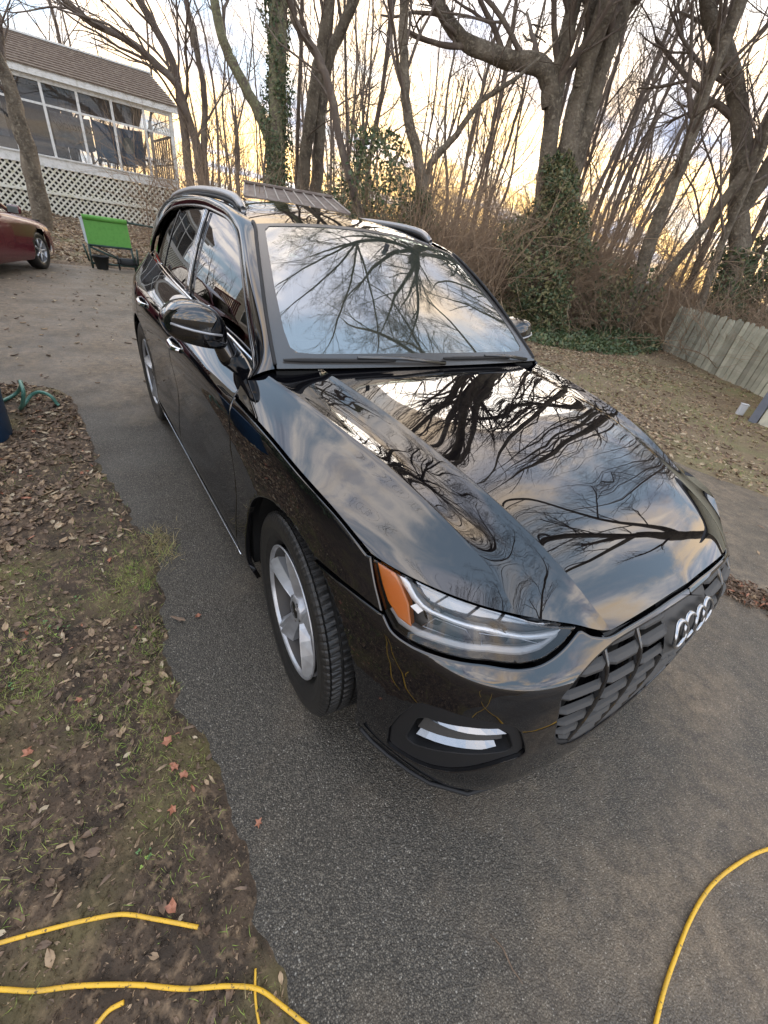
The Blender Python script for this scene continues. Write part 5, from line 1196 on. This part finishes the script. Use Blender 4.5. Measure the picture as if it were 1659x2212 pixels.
pb('corner_post',(.02,4.43,2.2),(.13,.13,4.5),'white paint'); pb('corner_post',(-4.6,4.43,2.2),(.13,.13,4.5),'white paint')
pb('skirt_board',(.03,(S0+S1)/2,2.0),(.06,S1-S0,.30),'white paint'); pb('sill',(.045,(S0+S1)/2,2.175),(.12,S1-S0,.05),'white paint'); pb('middle_rail',(0,(S0+S1)/2,3.69),(.05,S1-S0,.065),'white paint')
pb('fascia',(.16,(S0+S1)/2,4.53),(.07,S1-S0+.5,.22),'white paint'); pb('header',(0,(S0+S1)/2,4.36),(.10,S1-S0,.14),'white paint')
pb('porch_floor',(-2.3,(S0+S1)/2,1.98),(4.5,S1-S0,.12),'dark wood')
pb('lattice_rail',(.04,(S0+S1)/2,1.02),(.05,S1-S0,.09),'lattice paint')
pb('lattice_rail',(.04,(S0+S1)/2,.04),(.05,S1-S0,.07),'lattice paint')
# lattice strips, each a board of its own
Hh=1.84
for dr in(1,-1):
    k=0; c=S0-Hh+.1
    while c<S1:
        a0=max(c,S0); a1=min(c+Hh,S1)
        if a1-a0>.05:
            if dr>0: p0=(a0,a0-c);p1=(a1,a1-c)
            else: p0=(a0,Hh-(a0-c));p1=(a1,Hh-(a1-c))
            L_=math.hypot(p1[0]-p0[0],p1[1]-p0[1]); b=MB(); b.box((.015*dr,(p0[0]+p1[0])/2,(p0[1]+p1[1])/2+.02),(.012,L_,.066),Matrix.Rotation(dr*math.pi/4,3,'X')); b.build('lattice_strip','lattice paint',PH)
        c+=.215
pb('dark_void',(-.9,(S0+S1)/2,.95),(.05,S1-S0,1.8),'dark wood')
for i,(a,bq) in enumerate([(-4.25,-3.15),(-3.15,-2.07),(-2.07,-.98),(-.98,.10),(.10,1.19),(1.19,2.30),(2.30,3.42),(3.42,4.43)]):
    pb('screen_panel',(-.02,(a+bq)/2,2.93),(.004,bq-a-.08,1.44),'screen'); pb('screen_panel',(-.02,(a+bq)/2,4.0),(.004,bq-a-.08,.55),'screen')
# back wall for the left part, open slats to the right
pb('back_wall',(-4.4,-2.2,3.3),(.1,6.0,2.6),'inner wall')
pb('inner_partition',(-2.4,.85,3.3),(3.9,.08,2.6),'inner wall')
for k in range(9): pb('end_slat',(-.5-k*.48,4.43,2.9),(.05,.04,1.5),'dark wood')
pb('end_rail',(-2.3,4.43,3.68),(4.5,.07,.07),'white paint'); pb('end_rail',(-2.3,4.43,2.2),(4.5,.07,.10),'white paint'); pb('end_rail',(-2.3,4.43,2.75),(4.5,.06,.05),'dark wood')
pb('back_rail',(-4.5,3.0,2.9),(.06,2.8,.08),'dark wood'); 
for k in range(5): pb('back_post',(-4.5,1.2+k*.75,3.2),(.07,.07,2.4),'dark wood')
# dim furniture
pb('bench',(-1.6,-.2,2.45),(.5,1.6,.75),'dark wood',bev=.05); pb('table',(-1.5,2.4,2.45),(.8,1.4,.08),'dark wood'); pb('table_leg',(-1.5,2.0,2.22),(.08,.08,.42),'dark wood')
pb('hung_cloth',(-.9,-1.6,3.15),(.03,.8,1.15),'flag grey')
# roof: two slopes of separate courses
ridge=(-4.75,6.15); eave=(.22,4.62); n=13
for k in range(n):
    f0=k/n;f1=(k+1.12)/n; x0=eave[0]+(ridge[0]-eave[0])*f0; x1=eave[0]+(ridge[0]-eave[0])*f1; z0=eave[1]+(ridge[1]-eave[1])*f0; z1=eave[1]+(ridge[1]-eave[1])*f1
    z0+=.030; sa=S0-.3; sb=S1+.22; V=[];Fc=[];m_=80
    for i in range(m_+1):
        s=sa+(sb-sa)*i/m_; w=.012*((i*7+k*3)%4)
        V+= [(x0+w,s,z0+.012),(x1,s,z1+.004),(x0+w,s,z0-.03)]
    for i in range(m_): a=i*3; Fc+= [(a,a+1,a+4,a+3),(a,a+3,a+5,a+2)]
    mk('shingle_course',V,Fc,'shingle',PH,False)
mk('roof_back',[(ridge[0],S0-.3,ridge[1]),(ridge[0],S1+.22,ridge[1]),(ridge[0]-4.9,S1+.22,4.5),(ridge[0]-4.9,S0-.3,4.5)],[(0,1,2,3)],'shingle',PH,False)
pb('ridge_cap',(ridge[0],(S0+S1)/2,ridge[1]+.04),(.22,S1-S0+.5,.06),'white paint')
b=MB(); b.tube([(eave[0],S1+.2,eave[1]-.02),(ridge[0],S1+.2,ridge[1]-.02)],.05,4); b.build('verge_board','white paint',PH)
# flags hanging inside; they are things of their own
def cloth(name,y0,y1,z0,z1,x,m,label,cat,seed,sagz=.06):
    V=[];Fc=[];nu=24;nv=14
    for i in range(nu+1):
        for j in range(nv+1):
            u=i/nu;v=j/nv; V.append((x+.04*math.sin(u*14+v*3+seed)+.02*math.sin(u*31+seed),y0+(y1-y0)*u,z1+(z0-z1)*v-sagz*math.sin(u*math.pi)*1.0+.03*math.sin(u*9+seed)*v))
    for i in range(nu):
        for j in range(nv): a=i*(nv+1)+j; Fc.append((a,a+1,a+nv+2,a+nv+1))
    return tag(mk(name,V,Fc,m,None,True),label,cat)
cloth('flag',Y0+1.55,Y0+3.30,2.48,3.62,XP-.25,'flag blue','blue flag with a pale round seal hanging behind the porch screens','flag',1)
fl=bpy.data.objects[[o.name for o in bpy.data.objects if o.name.startswith('flag')][0]]
V=[];n=28
for k in range(n): a=2*math.pi*k/n; V.append((XP-.18,Y0+2.72+.21*math.cos(a),3.05+.26*math.sin(a)))
for k in range(n): a=2*math.pi*k/n; V.append((XP-.18,Y0+2.72+.15*math.cos(a),3.05+.19*math.sin(a)))
mk('seal',V,[(k,(k+1)%n,n+(k+1)%n,n+k) for k in range(n)]+[tuple(n+k for k in range(0,n,3))],'flag mark',fl,False)
bn=cloth('banner',Y0+.22,Y0+1.50,2.62,3.60,XP-.30,'flag grey','grey banner with dark script lettering seen from behind in the porch','banner',4,.03)
tc_=bpy.data.curves.new('banner_text','FONT'); tc_.body='Kentucky'; tc_.size=.34; tc_.extrude=.003; tc_.shear=.3; tc_.align_x='CENTER'
to=bpy.data.objects.new('lettering',tc_); COL.objects.link(to); bpy.context.view_layer.update()
me=to.to_mesh().copy(); to.to_mesh_clear(); bpy.data.objects.remove(to); me.materials.clear(); me.materials.append(MATS['lettering'])
lt=bpy.data.objects.new('lettering',me); COL.objects.link(lt); lt.parent=bn; lt.matrix_world=Matrix(((0,0,1,XP-.21),(-1,0,0,Y0+.95),(0,1,0,3.15),(0,0,0,1)))
# ------------------------------------------------------------------ small metal-roofed shed behind the suv
mat('metal roof',(.19,.15,.13),.5,metal=.2,noise_=(6,6,(.26,.22,.19),.45,.7)); mat('roof rib',(.42,.38,.34),.5); mat('shed wall',(.50,.54,.51),.6,noise_=(6,5,(.38,.42,.40),.45,.7))
SH=empty('garden_shed',(-10.5,3.5,0),0,'small pale shed with a ribbed brown metal roof just above the suv roof','shed')
def q3(a): a=Vector(a); o_=Vector((.956,-1.338,1.572)); return o_+(a-o_)*.80-Vector((-10.5,3.5,0))
RA,RB=q3((-14.18,3.69,2.21)),q3((-12.53,5.73,2.21)); EA,EB=q3((-13.10,3.30,1.90)),q3((-11.2,5.62,1.90)); BA,BB=q3((-14.95,4.35,1.90)),q3((-13.3,6.35,1.90))
for nm,(P0,P1,Q0,Q1) in (('roof_slope',(RA,RB,EA,EB)),('roof_slope',(RA,RB,BA,BB))):
    V=[P0,P1,Q1,Q0]+[v-Vector((0,0,.04)) for v in(P0,P1,Q1,Q0)]; mk(nm,V,[(0,1,2,3),(4,7,6,5),(0,4,5,1),(1,5,6,2),(2,6,7,3),(3,7,4,0)],'metal roof',SH,False)
    for k in range(10):
        f=(k+.02)/9.04; b=MB(); b.tube([P0.lerp(P1,f)+Vector((0,0,.012)),Q0.lerp(Q1,f)+Vector((0,0,.012))],.016,5); b.build('roof_rib','roof rib',SH)
b=MB(); b.tube([RA+Vector((0,0,.03)),RB+Vector((0,0,.03))],.035,6); b.build('ridge_cap','metal roof',SH)
mk('gable',[RA-Vector((0,0,.03)),EA+(RA-EA)*.08-Vector((0,0,.03)),BA+(RA-BA)*.08-Vector((0,0,.03))],[(0,1,2)],'shed wall',SH,False)
G4=[EA.lerp(RA,.12),EB.lerp(RB,.12),BB.lerp(RB,.12),BA.lerp(RA,.12)]; V=[Vector((v.x,v.y,v.z)) for v in G4]+[Vector((v.x,v.y,0)) for v in G4]; mk('wall',V,[(0,1,5,4),(1,2,6,5),(2,3,7,6),(3,0,4,7)],'shed wall',SH,False)
# ------------------------------------------------------------------ picket fence
mat('weathered board',(0.53,0.53,0.44),.85,noise_=[(5,8,(0.40,0.41,0.33),.42,.62),(1.2,4,(0.348,0.304,0.217),.5,.7)],bump=(40,.6,.006))
_m=MATS['weathered board']; _t=_m.node_tree; _b=_t.nodes['Principled BSDF']; _l=_b.inputs['Base Color'].links[0].from_socket; _oi=_t.nodes.new('ShaderNodeObjectInfo'); _mr=_t.nodes.new('ShaderNodeMapRange'); _mr.inputs[3].default_value=.55; _mr.inputs[4].default_value=1.15; _t.links.new(_oi.outputs['Random'],_mr.inputs[0]); _mx=_t.nodes.new('ShaderNodeMix'); _mx.data_type='RGBA'; _mx.blend_type='MULTIPLY'; _mx.inputs[0].default_value=1; _t.links.new(_l,_mx.inputs[6]); _t.links.new(_mr.outputs[0],_mx.inputs[7]); _t.links.new(_mx.outputs[2],_b.inputs['Base Color'])
A=Vector((-4.60,12.15,0)); Bv=Vector((-1.05,9.20,0)); Bv2=Vector((.9,7.75,0)); dF=(Bv-A).normalized(); 
FN=empty('picket_fence',A,0,'grey weathered board fence with dog-eared tops beside the lawn','fence')
Lf=(Bv2-A).length; n=int(Lf/.152); nr=Vector((-dF.y,dF.x,0))
rf=random.Random(4)
ms=[]
for k in range(3):
    w=.134;h=1.12+.015*k; pr=[(-w/2,0),(w/2,0),(w/2,h-.05),(w/2-.035,h),(-w/2+.035,h),(-w/2,h-.05)]; V=[(x,-.009,z) for x,z in pr]+[(x,.009,z) for x,z in pr]
    me=bpy.data.meshes.new('picket'); me.from_pydata(V,[],[tuple(range(6)),tuple(range(11,5,-1))]+[(i,i+6,(i+1)%6+6,(i+1)%6) for i in range(6)]); me.materials.append(MATS['weathered board']); ms.append(me)
ang=math.atan2(dF.y,dF.x)
for k in range(n):
    link('picket',ms[rf.randrange(3)],FN,dF*(k*.152+.07)+nr*rf.uniform(-.010,.010)+Vector((0,0,.01+rf.uniform(-.012,.012)-.05*min(k/20,1)*0)),(rf.uniform(-.02,.02),rf.uniform(-.012,.012),ang))
for z in(.3,.85):
    b=MB(); b.box(dF*(Lf/2)+nr*.035+Vector((0,0,z)),(Lf,.04,.09),Matrix.Rotation(ang,3,'Z')); b.build('rail','weathered board',FN)
for k in range(3):
    b=MB(); b.box(dF*(Lf*k/2)+nr*.09+Vector((0,0,.5)),(.09,.09,1.0),Matrix.Rotation(ang,3,'Z')); b.build('post','weathered board',FN)
# ------------------------------------------------------------------ chain link fence
mat('galvanised',(.34,.33,.31),.4,metal=.7); 
CF=empty('chain_link_fence',(-7.4,10.8,0),0,'sagging chain link fence between the massive trunk and the brush','fence')
p0=Vector((-.9,-1.0,0)); p1=Vector((.8,4.2,0)); dC=(p1-p0); Lc=dC.length; dC.normalize()
b=MB()
for s in np.arange(0,Lc+1.04,.075):
    for sg in(1,-1):
        a0=max(0,min(Lc,s)); 
        if sg>0: q0=(max(s-1.04,0),max(0,-(s-1.04)));q1=(min(s,Lc),1.04-max(0,s-Lc))
        else: q0=(max(s-1.04,0),1.04-max(0,-(s-1.04)));q1=(min(s,Lc),max(0,s-Lc))
        b.tube([p0+dC*q0[0]+Vector((0,0,q0[1])),p0+dC*q1[0]+Vector((0,0,q1[1]))],.0022,3,False)
b.build('mesh','galvanised',CF,kind='stuff')
b=MB(); b.tube([p0+Vector((0,0,1.05)),p1+Vector((0,0,1.05))],.02,8); b.build('top_rail','galvanised',CF,True)
for f in(0,.5,1): b=MB(); b.tube([p0+dC*Lc*f,p0+dC*Lc*f+Vector((0,0,1.1))],.028,8); b.build('post','galvanised',CF,True)
CF2=empty('fence_pipe',(-10.5,7.9,0),0,'bare metal fence rail running through the brush behind the suv','rail')
b=MB(); b.tube([(-1.4,-1.4,1.52),(1.9,2.1,1.38)],.022,8); b.build('pipe','galvanised',CF2,True)
for q in((-1.4,-1.4),(1.9,2.1)): b=MB(); b.tube([(*q,0),(*q,1.5)],.03,8); b.build('post','galvanised',CF2,True)
# ------------------------------------------------------------------ shed corner at the right edge
painted('blue grey trim',(.155,.17,.205),(.12,.135,.16)); painted('cream wall',(.62,.60,.47),(.48,.47,.38))
OB=empty('outbuilding',(-.72,6.88,0),0,'corner of a cream outbuilding with blue grey trim at the right edge','building')
dr=Vector((1,.06,0)).normalized(); ar=math.atan2(dr.y,dr.x); dn=Vector((-dr.y,dr.x,0))
for k in range(7):
    b=MB(); b.box(dr*(.10+.02+3/2)+Vector((0,0,.01+.17+.35*k))+dn*.02,(3.0,.035,.342),Matrix.Rotation(ar,3,'Z')); b.build('cladding_board','cream wall',OB)
b=MB(); b.box(dr*.05+Vector((0,0,1.25)),(.105,.06,2.5),Matrix.Rotation(ar,3,'Z')); b.build('corner_trim','blue grey trim',OB)
b=MB(); b.box(dr*1.6+dn*1.3+Vector((0,0,2.55)),(3.5,3.2,.12),Matrix.Rotation(ar,3,'Z')); b.build('roof','blue grey trim',OB)
b=MB(); b.box(dr*.03+dn*1.35+Vector((0,0,1.25)),(.05,2.6,2.5),Matrix.Rotation(ar,3,'Z')); b.build('side_wall','cream wall',OB)
mat('white plastic',(.62,.64,.68),.5)
o=MB().box((0,0,.09),(.10,.09,.18),Matrix.Rotation(.5,3,'Z'),.015); ob=empty('plastic_box',(-.93,7.12,0),0,'small white plastic box on the leaves beside the outbuilding corner','box'); o.build('box','white plastic',ob)
b=MB(); b.box((0,0,.188),(.11,.10,.016),Matrix.Rotation(.5,3,'Z'),.006); b.build('lid','white plastic',ob)
# ------------------------------------------------------------------ bin, hose, cables
mat('bin blue',(.012,.060,.14),.4); 
BN=empty('blue_barrel',(-2.70,-2.15,.01),0,'dark blue plastic bin on the leafy verge at the left edge','bin')
V,Fc=lathe([(.27,0),(.285,-.02),(.30,-.30),(.305,-.31),(.315,-.62),(.325,-.64),(.325,-.66),(.001,-.68)],40); V=[(x,z,-y) for x,y,z in V]; mk('body','x' if 0 else 'bin blue',None,None) if 0 else mk('body',V,[f[::-1] for f in Fc],'bin blue',BN)
b=MB(); b.tube([(.33*math.cos(a),.33*math.sin(a),.655) for a in np.linspace(0,6.283,33)],.014,6,False); b.build('rim','bin blue',BN,True)
mat('hose green',(.075,.20,.155),.35,noise_=(8,3,(.11,.26,.20),.45,.6))
hp=catmull([(-3.05,-2.3,.04),(-3.25,-2.0,.035),(-3.42,-1.86,.05),(-3.35,-1.80,.14),(-3.15,-1.775,.235),(-3.03,-1.765,.20),(-3.06,-1.80,.09),(-3.12,-1.83,.035),(-3.18,-1.80,.05),(-3.24,-1.74,.10),(-3.22,-1.68,.125),(-3.18,-1.62,.10),(-3.17,-1.595,.04),(-3.165,-1.585,.025)],6)
o=MB().tube([tuple(p) for p in hp],.013,10); HO=o.build('garden_hose','hose green',None,True); tag(HO,'green garden hose looping up from the leafy verge','hose')
mat('yellow hose',(.80,.47,.035),.45,noise_=[(14,5,(.60,.36,.05),.45,.7),(120,5,(.12,.075,.03),.60,.68)],bump=(300,.3,.001))
def cable(P,label,r=.0050,seed=0,group=None,dz=0.):
    P=[(x,y,(max(float(soil_h(np.array([[x]]),np.array([[y]]))[0,0]),0) if 1 else 0)+r*.9+dz) for x,y in P]; c=catmull(P,8); o=MB().tube([tuple(p) for p in c],r,10).build('yellow_cable','yellow hose',None,True); return tag(o,label,'cable',group)
cable([(.30,-2.1),(.38,-1.93),(.45,-1.815),(.496,-1.748),(.538,-1.67),(.611,-1.554),(.676,-1.465),(.732,-1.372),(.773,-1.317),(.828,-1.279),(.883,-1.244),(1.0,-1.17),(1.25,-1.12),(1.7,-1.2),(2.3,-1.5)],'yellow cable wavering across the soil at the very bottom left')
cable([(.27,-2.1),(.363,-1.819),(.392,-1.729),(.429,-1.634),(.461,-1.565),(.514,-1.497),(.587,-1.411)],'upper yellow cable on the soil that sinks into the dirt',seed=1)
cable([(2.4,-1.9),(1.8,-1.5),(1.52,-1.0),(1.41,-.66),(1.375,-.492),(1.358,-.401),(1.347,-.305),(1.337,-.186),(1.339,-.052),(1.361,.082),(1.415,.266),(1.52,.45),(1.8,.75),(2.5,1.0)],'yellow cable curving over bare asphalt at the lower right',r=.0054)
cable([(.655,-1.70),(.626,-1.635),(.619,-1.612),(.624,-1.583)],'short piece of yellow cable surfacing at the bottom edge',r=.005)
cable([(.735,-1.312),(.76,-1.322),(.783,-1.329),(.823,-1.335),(.88,-1.34)],'thin yellow string crossing under the lower cable',r=.003)
# ------------------------------------------------------------------ green swing frame and what stands under it
mat('green fabric',(.115,.34,.055),.6,noise_=(20,5,(.095,.30,.045),.45,.7)); mat('pale edge',(.50,.55,.56),.6); mat('dark green metal',(.022,.050,.040),.5); mat('black iron',(.012,.014,.014),.55)
SW=empty('garden_swing',(-11.6,-.3,0),0,'bright green fabric panel on a dark green metal frame beside the driveway','garden furniture')
def qq(*P): return [(x+11.6,y+.3,z) for x,y,z in P]
def slab(name,P,t,m,par=SW,bev=0):
    P=[Vector(p) for p in P]; nn=(P[1]-P[0]).cross(P[2]-P[0]).normalized()*t; V=[p for p in P]+[p-nn for p in P]; n=len(P)
    return mk(name,V,[tuple(range(n)),tuple(range(2*n-1,n-1,-1))]+[(i,i+n,(i+1)%n+n,(i+1)%n) for i in range(n)],m,par,False)
slab('panel',[(.0,-.393,.455),(.0,.447,.455),(-.03,.435,.93),(-.03,-.395,.93)],.03,'green fabric')
b=MB(); b.tube([(-.04,-.40,.955),(-.04,.435,.955)],.050,12); b.build('rolled_top','green fabric',SW,True)
slab('side_edge',[(.002,-.435,.50),(.002,-.395,.455),(-.03,-.40,.93),(-.03,-.455,.95)],.04,'pale edge')
for P in ([(.02,-.39,.46),(.05,-.40,.0)],[(.02,.43,.46),(.05,.45,.0)],[(.02,-.40,.445),(.02,.45,.445)],[(-.6,-.46,.40),(-.6,-.40,.0)],[(-.6,.62,.40),(-.6,.60,0)],[(.05,-.40,.10),(.05,.45,.10)],[(.02,-.40,.42),(.05,.15,.22)]):
    b=MB(); b.tube(P,.022,8); b.build('frame_tube','dark green metal',SW,True)
b=MB(); b.tube([(-.04,.43,.95),(-.04,.75,.94),(-.04,1.2,.92)],.02,8); b.build('rail','dark green metal',SW,True)
WH=empty('hand_mower',(-11.55,.0,0),0,'small black push mower with spoked wheel under the green panel','mower')
for x in(-.18,.18):
    b=MB(); b.tube([(.0+.14*math.cos(a),x+.0,.15+.14*math.sin(a)) for a in np.linspace(0,6.283,25)],.014,6,False)
    for k in range(6): b.tube([(0,x,.15),(.135*math.cos(k*1.047),x,.15+.135*math.sin(k*1.047))],.006,4)
    b.build('wheel','black iron',WH,True)
b=MB(); b.tube([(0,-.2,.15),(0,.2,.15)],.03,8); b.box((-.05,0,.17),(.16,.30,.16),None,.04); b.build('body','black iron',WH,True)
b=MB(); b.tube([(0,-.1,.2),(-.1,-.5,.42)],.012,6); b.build('handle','black iron',WH,True)
PT=empty('plant_pot',(-11.5,-.52,0),0,'dark round tub under the left end of the green panel','pot'); V,Fc=lathe([(.11,0),(.16,-.24),(.17,-.24),(.17,-.27),(.15,-.27),(.14,-.24),(.001,-.23)],20); mk('tub',[(x,z,-y) for x,y,z in V],Fc,'black iron',PT)
BS=empty('basin',(-10.7,.56,0),0,'white basin on the ground between the green frame and the suv','basin'); V,Fc=lathe([(.10,-.16),(.19,-.28),(.20,-.30),(.19,-.30),(.09,-.19),(.001,-.19)],24); mk('bowl',[(x,z,-y) for x,y,z in V],Fc,'white plastic',BS)
b=MB(); b.box((0,0,.09),(.22,.22,.17),None,.02); b.build('stand','black iron',BS)
SG=empty('small_sign',(-11.95,.95,0),0,'small grey plaque on a stake in front of the lattice','sign'); b=MB(); b.box((0,0,.62),(.02,.14,.15),None,.004); b.build('plaque','galvanised',SG); b=MB(); b.tube([(0,0,0),(0,0,.58)],.008,6); b.build('stake','black iron',SG,True)
# ------------------------------------------------------------------ red saloon car
mat('red paint',(.10,.010,.020),.25,ior=1.5,coat=.6,noise_=(2,3,(.08,.009,.016),.4,.7)); 
RC=empty('red_car',(-10.87,-1.57,0),math.atan2(.415,-.91),'dark red saloon car parked at the left edge below the porch','car')
# local: +x forwards, origin under the right front wheel, so the body lies at +y
def rst(x,w,zs): return [(x,.80-w*a,z) for a,z in zs]
stn=[ # x, half width, sill z, shoulder z, bonnet/boot z, half width of top
(.86,.55,.30,.55,.60,.40),(.80,.70,.22,.62,.70,.48),(.60,.82,.19,.70,.78,.56),(.30,.875,.19,.76,.84,.60),(0,.885,.19,.80,.89,.62),(-.4,.89,.19,.84,.95,.63),(-.75,.89,.20,.88,.99,.64),(-1.3,.89,.20,.91,.97,.66),(-2.0,.89,.20,.93,.99,.66),(-2.7,.885,.20,.95,1.02,.66),(-3.1,.88,.22,.96,1.06,.64),(-3.45,.84,.26,.95,1.05,.60),(-3.62,.74,.32,.88,1.0,.5)]
sec=[]
for x,w,zs,zh,zt,wt in stn:
    sec.append([(x,.80-w*.92,zs),(x,.80-w*.99,zs+.06),(x,.80-w,(zs+zh)*.45),(x,.80-w*.985,zh*.9),(x,.80-w*.95,zh),(x,.80-wt*1.2,(zh+zt)/2+.02),(x,.80-wt*.6,zt),(x,.80,zt+.01)])
S_=np.array(sec); u=np.linspace(0,1,70); BU_=bspl(len(sec),3,u); BV_=bspl(8,3,np.linspace(0,1,30)); Pg=np.einsum('ui,vj,ijk->uvk',BU_,BV_,S_)
Pm=Pg.copy(); Pm[:,:,1]=1.6-Pm[:,:,1]; full_=np.concatenate([Pg,Pm[:,::-1][:,1:]],1)
nu_,nv_,_=full_.shape; V=full_.reshape(-1,3); Fc=[]
for i in range(nu_-1):
    for j in range(nv_-1):
        c=(full_[i,j]+full_[i+1,j+1])/2
        if any(math.hypot(c[0]-wx,c[2]-.33)<.37 and (c[1]<.25 or c[1]>1.35) for wx in(0,-2.70)): continue
        Fc.append((i*nv_+j,i*nv_+j+1,(i+1)*nv_+j+1,(i+1)*nv_+j))
mk('body',V,Fc,'red paint',RC)
# cabin
gh=[(-.55,.93,.66),(-1.15,1.36,.50),(-1.5,1.43,.48),(-2.3,1.42,.47),(-2.75,1.32,.48),(-3.2,1.04,.60)]
V=[];Fc=[]
for x,z,w in gh: V+= [(x,.80-w,z),(x,.80,z+.03),(x,.80+w,z)]
for i in range(5):
    a=i*3; Fc+= [(a,a+1,a+4,a+3),(a+1,a+2,a+5,a+4)]
mk('cabin_top',V,Fc,['red paint','tinted glass'],RC,True,mi=[1,1,0,0,0,0,0,0,1,1])
sd_=[(-.60,.93),(-1.17,1.33),(-1.5,1.40),(-2.3,1.39),(-2.72,1.29),(-2.95,1.04),(-2.2,.985),(-1.2,.96)]
for sg in(0,1):
    V=[(x,(.80-(.52+(1.4-z)*.42))*(1-sg)+(1.6-(.80-(.52+(1.4-z)*.42)))*sg,z) for x,z in sd_]; mk('side_window',V,[tuple(range(8))],'tinted glass',RC,False)
    yy=(lambda z:.80-(.50+(1.42-z)*.44)) if not sg else (lambda z:.80+(.50+(1.42-z)*.44)); b=MB(); b.tube([(-.50,yy(.93),.93),(-1.17,yy(1.36),1.36),(-1.5,yy(1.42),1.42),(-2.3,yy(1.41),1.41),(-2.75,yy(1.31),1.31),(-3.2,yy(1.03),1.03)],.03,8); b.build('window_frame','red paint',RC,True)
    b=MB(); b.tube([(-1.78,yy(1.41),1.41),(-1.72,yy(.97),.97)],.028,6); b.build('door_pillar','gloss trim',RC,True)
    b=MB(); s_=-1 if not sg else 1; b.box((-.86,.80+s_*.98,1.0),(.12,.20,.13),None,.045); mo=b.build('door_mirror','red paint',RC,True); b=MB(); b.box((-.925,.80+s_*.985,1.0),(.01,.165,.10),None,.004); b.build('mirror_glass','lamp glass',mo); b=MB(); b.box((-.922,.80+s_*.985,1.0),(.005,.155,.09)); b.build('mirror_back','shed wall',mo)
b=MB(); b.box((-1.4,.8,.55),(4.0,1.3,.5)); b.build('underbody','liner',RC)
for (x,y,fl_) in((0,-.02,0),(-2.70,-.02,0),(0,1.62,1),(-2.70,1.62,1)):
    w=bpy.data.objects.new('wheel',None); COL.objects.link(w); w.parent=RC; w.location=(x,y+(.10 if not fl_ else -.10),.32); w.rotation_euler=(0,0,math.pi*fl_)
    V,Fc=lathe([(.20,-.09),(.22,-.105),(.28,-.11),(.31,-.095),(.322,-.06),(.322,.08),(.30,.10),(.20,.09)],48); mk('tyre',V,[f[::-1] for f in Fc],'rubber',w)
    V,Fc=lathe([(.20,-.09),(.21,-.10),(.20,-.085),(.175,-.03),(.175,.08)],40); mk('rim',V,Fc,'alloy',w)
    V,Fc=lathe([(.175,-.0),(.001,-.0)],24); mk('brake_disc',V,Fc,'alloy dark',w)
    for k in range(7):
        a=k*6.283/7; b=MB(); b.tube([(.03*math.cos(a),-.075,.03*math.sin(a)),(.195*math.cos(a),-.088,.195*math.sin(a))],[.022,.018],6); b.build('spoke','alloy',w,True)
    V,Fc=lathe([(.05,-.06),(.045,-.092),(.001,-.098)],20); mk('hub_cap',V,Fc,'alloy',w)
# ------------------------------------------------------------------ house on the near side, seen in the reflections
painted('siding',(.42,.40,.34),(.35,.33,.28)); painted('deck red',(.13,.025,.02),(.10,.02,.017)); mat('window dark',(.02,.025,.03),.08,ior=1.8)
HS=empty('house',(-3.6,-6.1,0),0,'sided house across the verge that shows in the suv doors','house')
for k in range(26):
    b=MB(); b.box((-4.0,0,.35+.19*k),(13,.05,.178),Matrix.Rotation(.08,3,'X')); b.build('siding_board','siding',HS)
pbh=lambda n_,c,d,m,bev=0:(lambda b:b.box(c,d,None,bev).build(n_,m,HS))(MB())
pbh('foundation',(-4,-.2,.13),(13,.4,.26),'inner wall'); pbh('wall_core',(-4,-2.6,2.7),(12.9,5,5.1),'siding')
for x in(-8.2,-5.2,-1.6,1.0):
    for z in(1.75,4.1):
        pbh('window_frame',(x,.05,z),(1.15,.09,1.35),'white paint'); pbh('window_pane',(x,.10,z),(.95,.02,1.15),'window dark'); pbh('window_bar',(x,.115,z),(.95,.02,.05),'white paint')
mk('roof',[(-11,.6,5.1),(3,.6,5.1),(3,-2.7,7.4),(-11,-2.7,7.4),(-11,-6,5.1),(3,-6,5.1)],[(0,1,2,3),(3,2,5,4)],'shingle',HS,False)
mk('gable',[(2.5,.0,5.1),(2.5,-5.3,5.1),(2.5,-2.7,7.3)],[(0,1,2)],'siding',HS,False)
pbh('deck',(-7.2,.95,.75),(3.2,1.8,.12),'deck red')
for k in range(17): pbh('baluster',(-8.75+k*.195,1.8,1.25),(.045,.045,.9),'deck red')
pbh('deck_rail',(-7.2,1.8,1.72),(3.2,.09,.06),'deck red')
EV=empty('cedar_tree',(-2.5,-4.0,0),0,'dark evergreen by the house, reflected in the front window','tree'); n=5200; z=RN.rand(n)**1.4*5.6; rr=(1-z/6.0)*1.25*(.55+.6*RN.rand(n)); th=RN.rand(n)*6.283
scatter('crown',[IV],np.stack([rr*np.cos(th),rr*np.sin(th),z+.3],1),RN.uniform(.10,.2,n),['ivy leaf'],np.zeros(n,int),EV,tilt=1.2,kind='stuff'); b=MB(); b.tube([(0,0,0),(0,0,5.6)],[.14,.02],8); b.build('trunk','bark dark',EV,True)
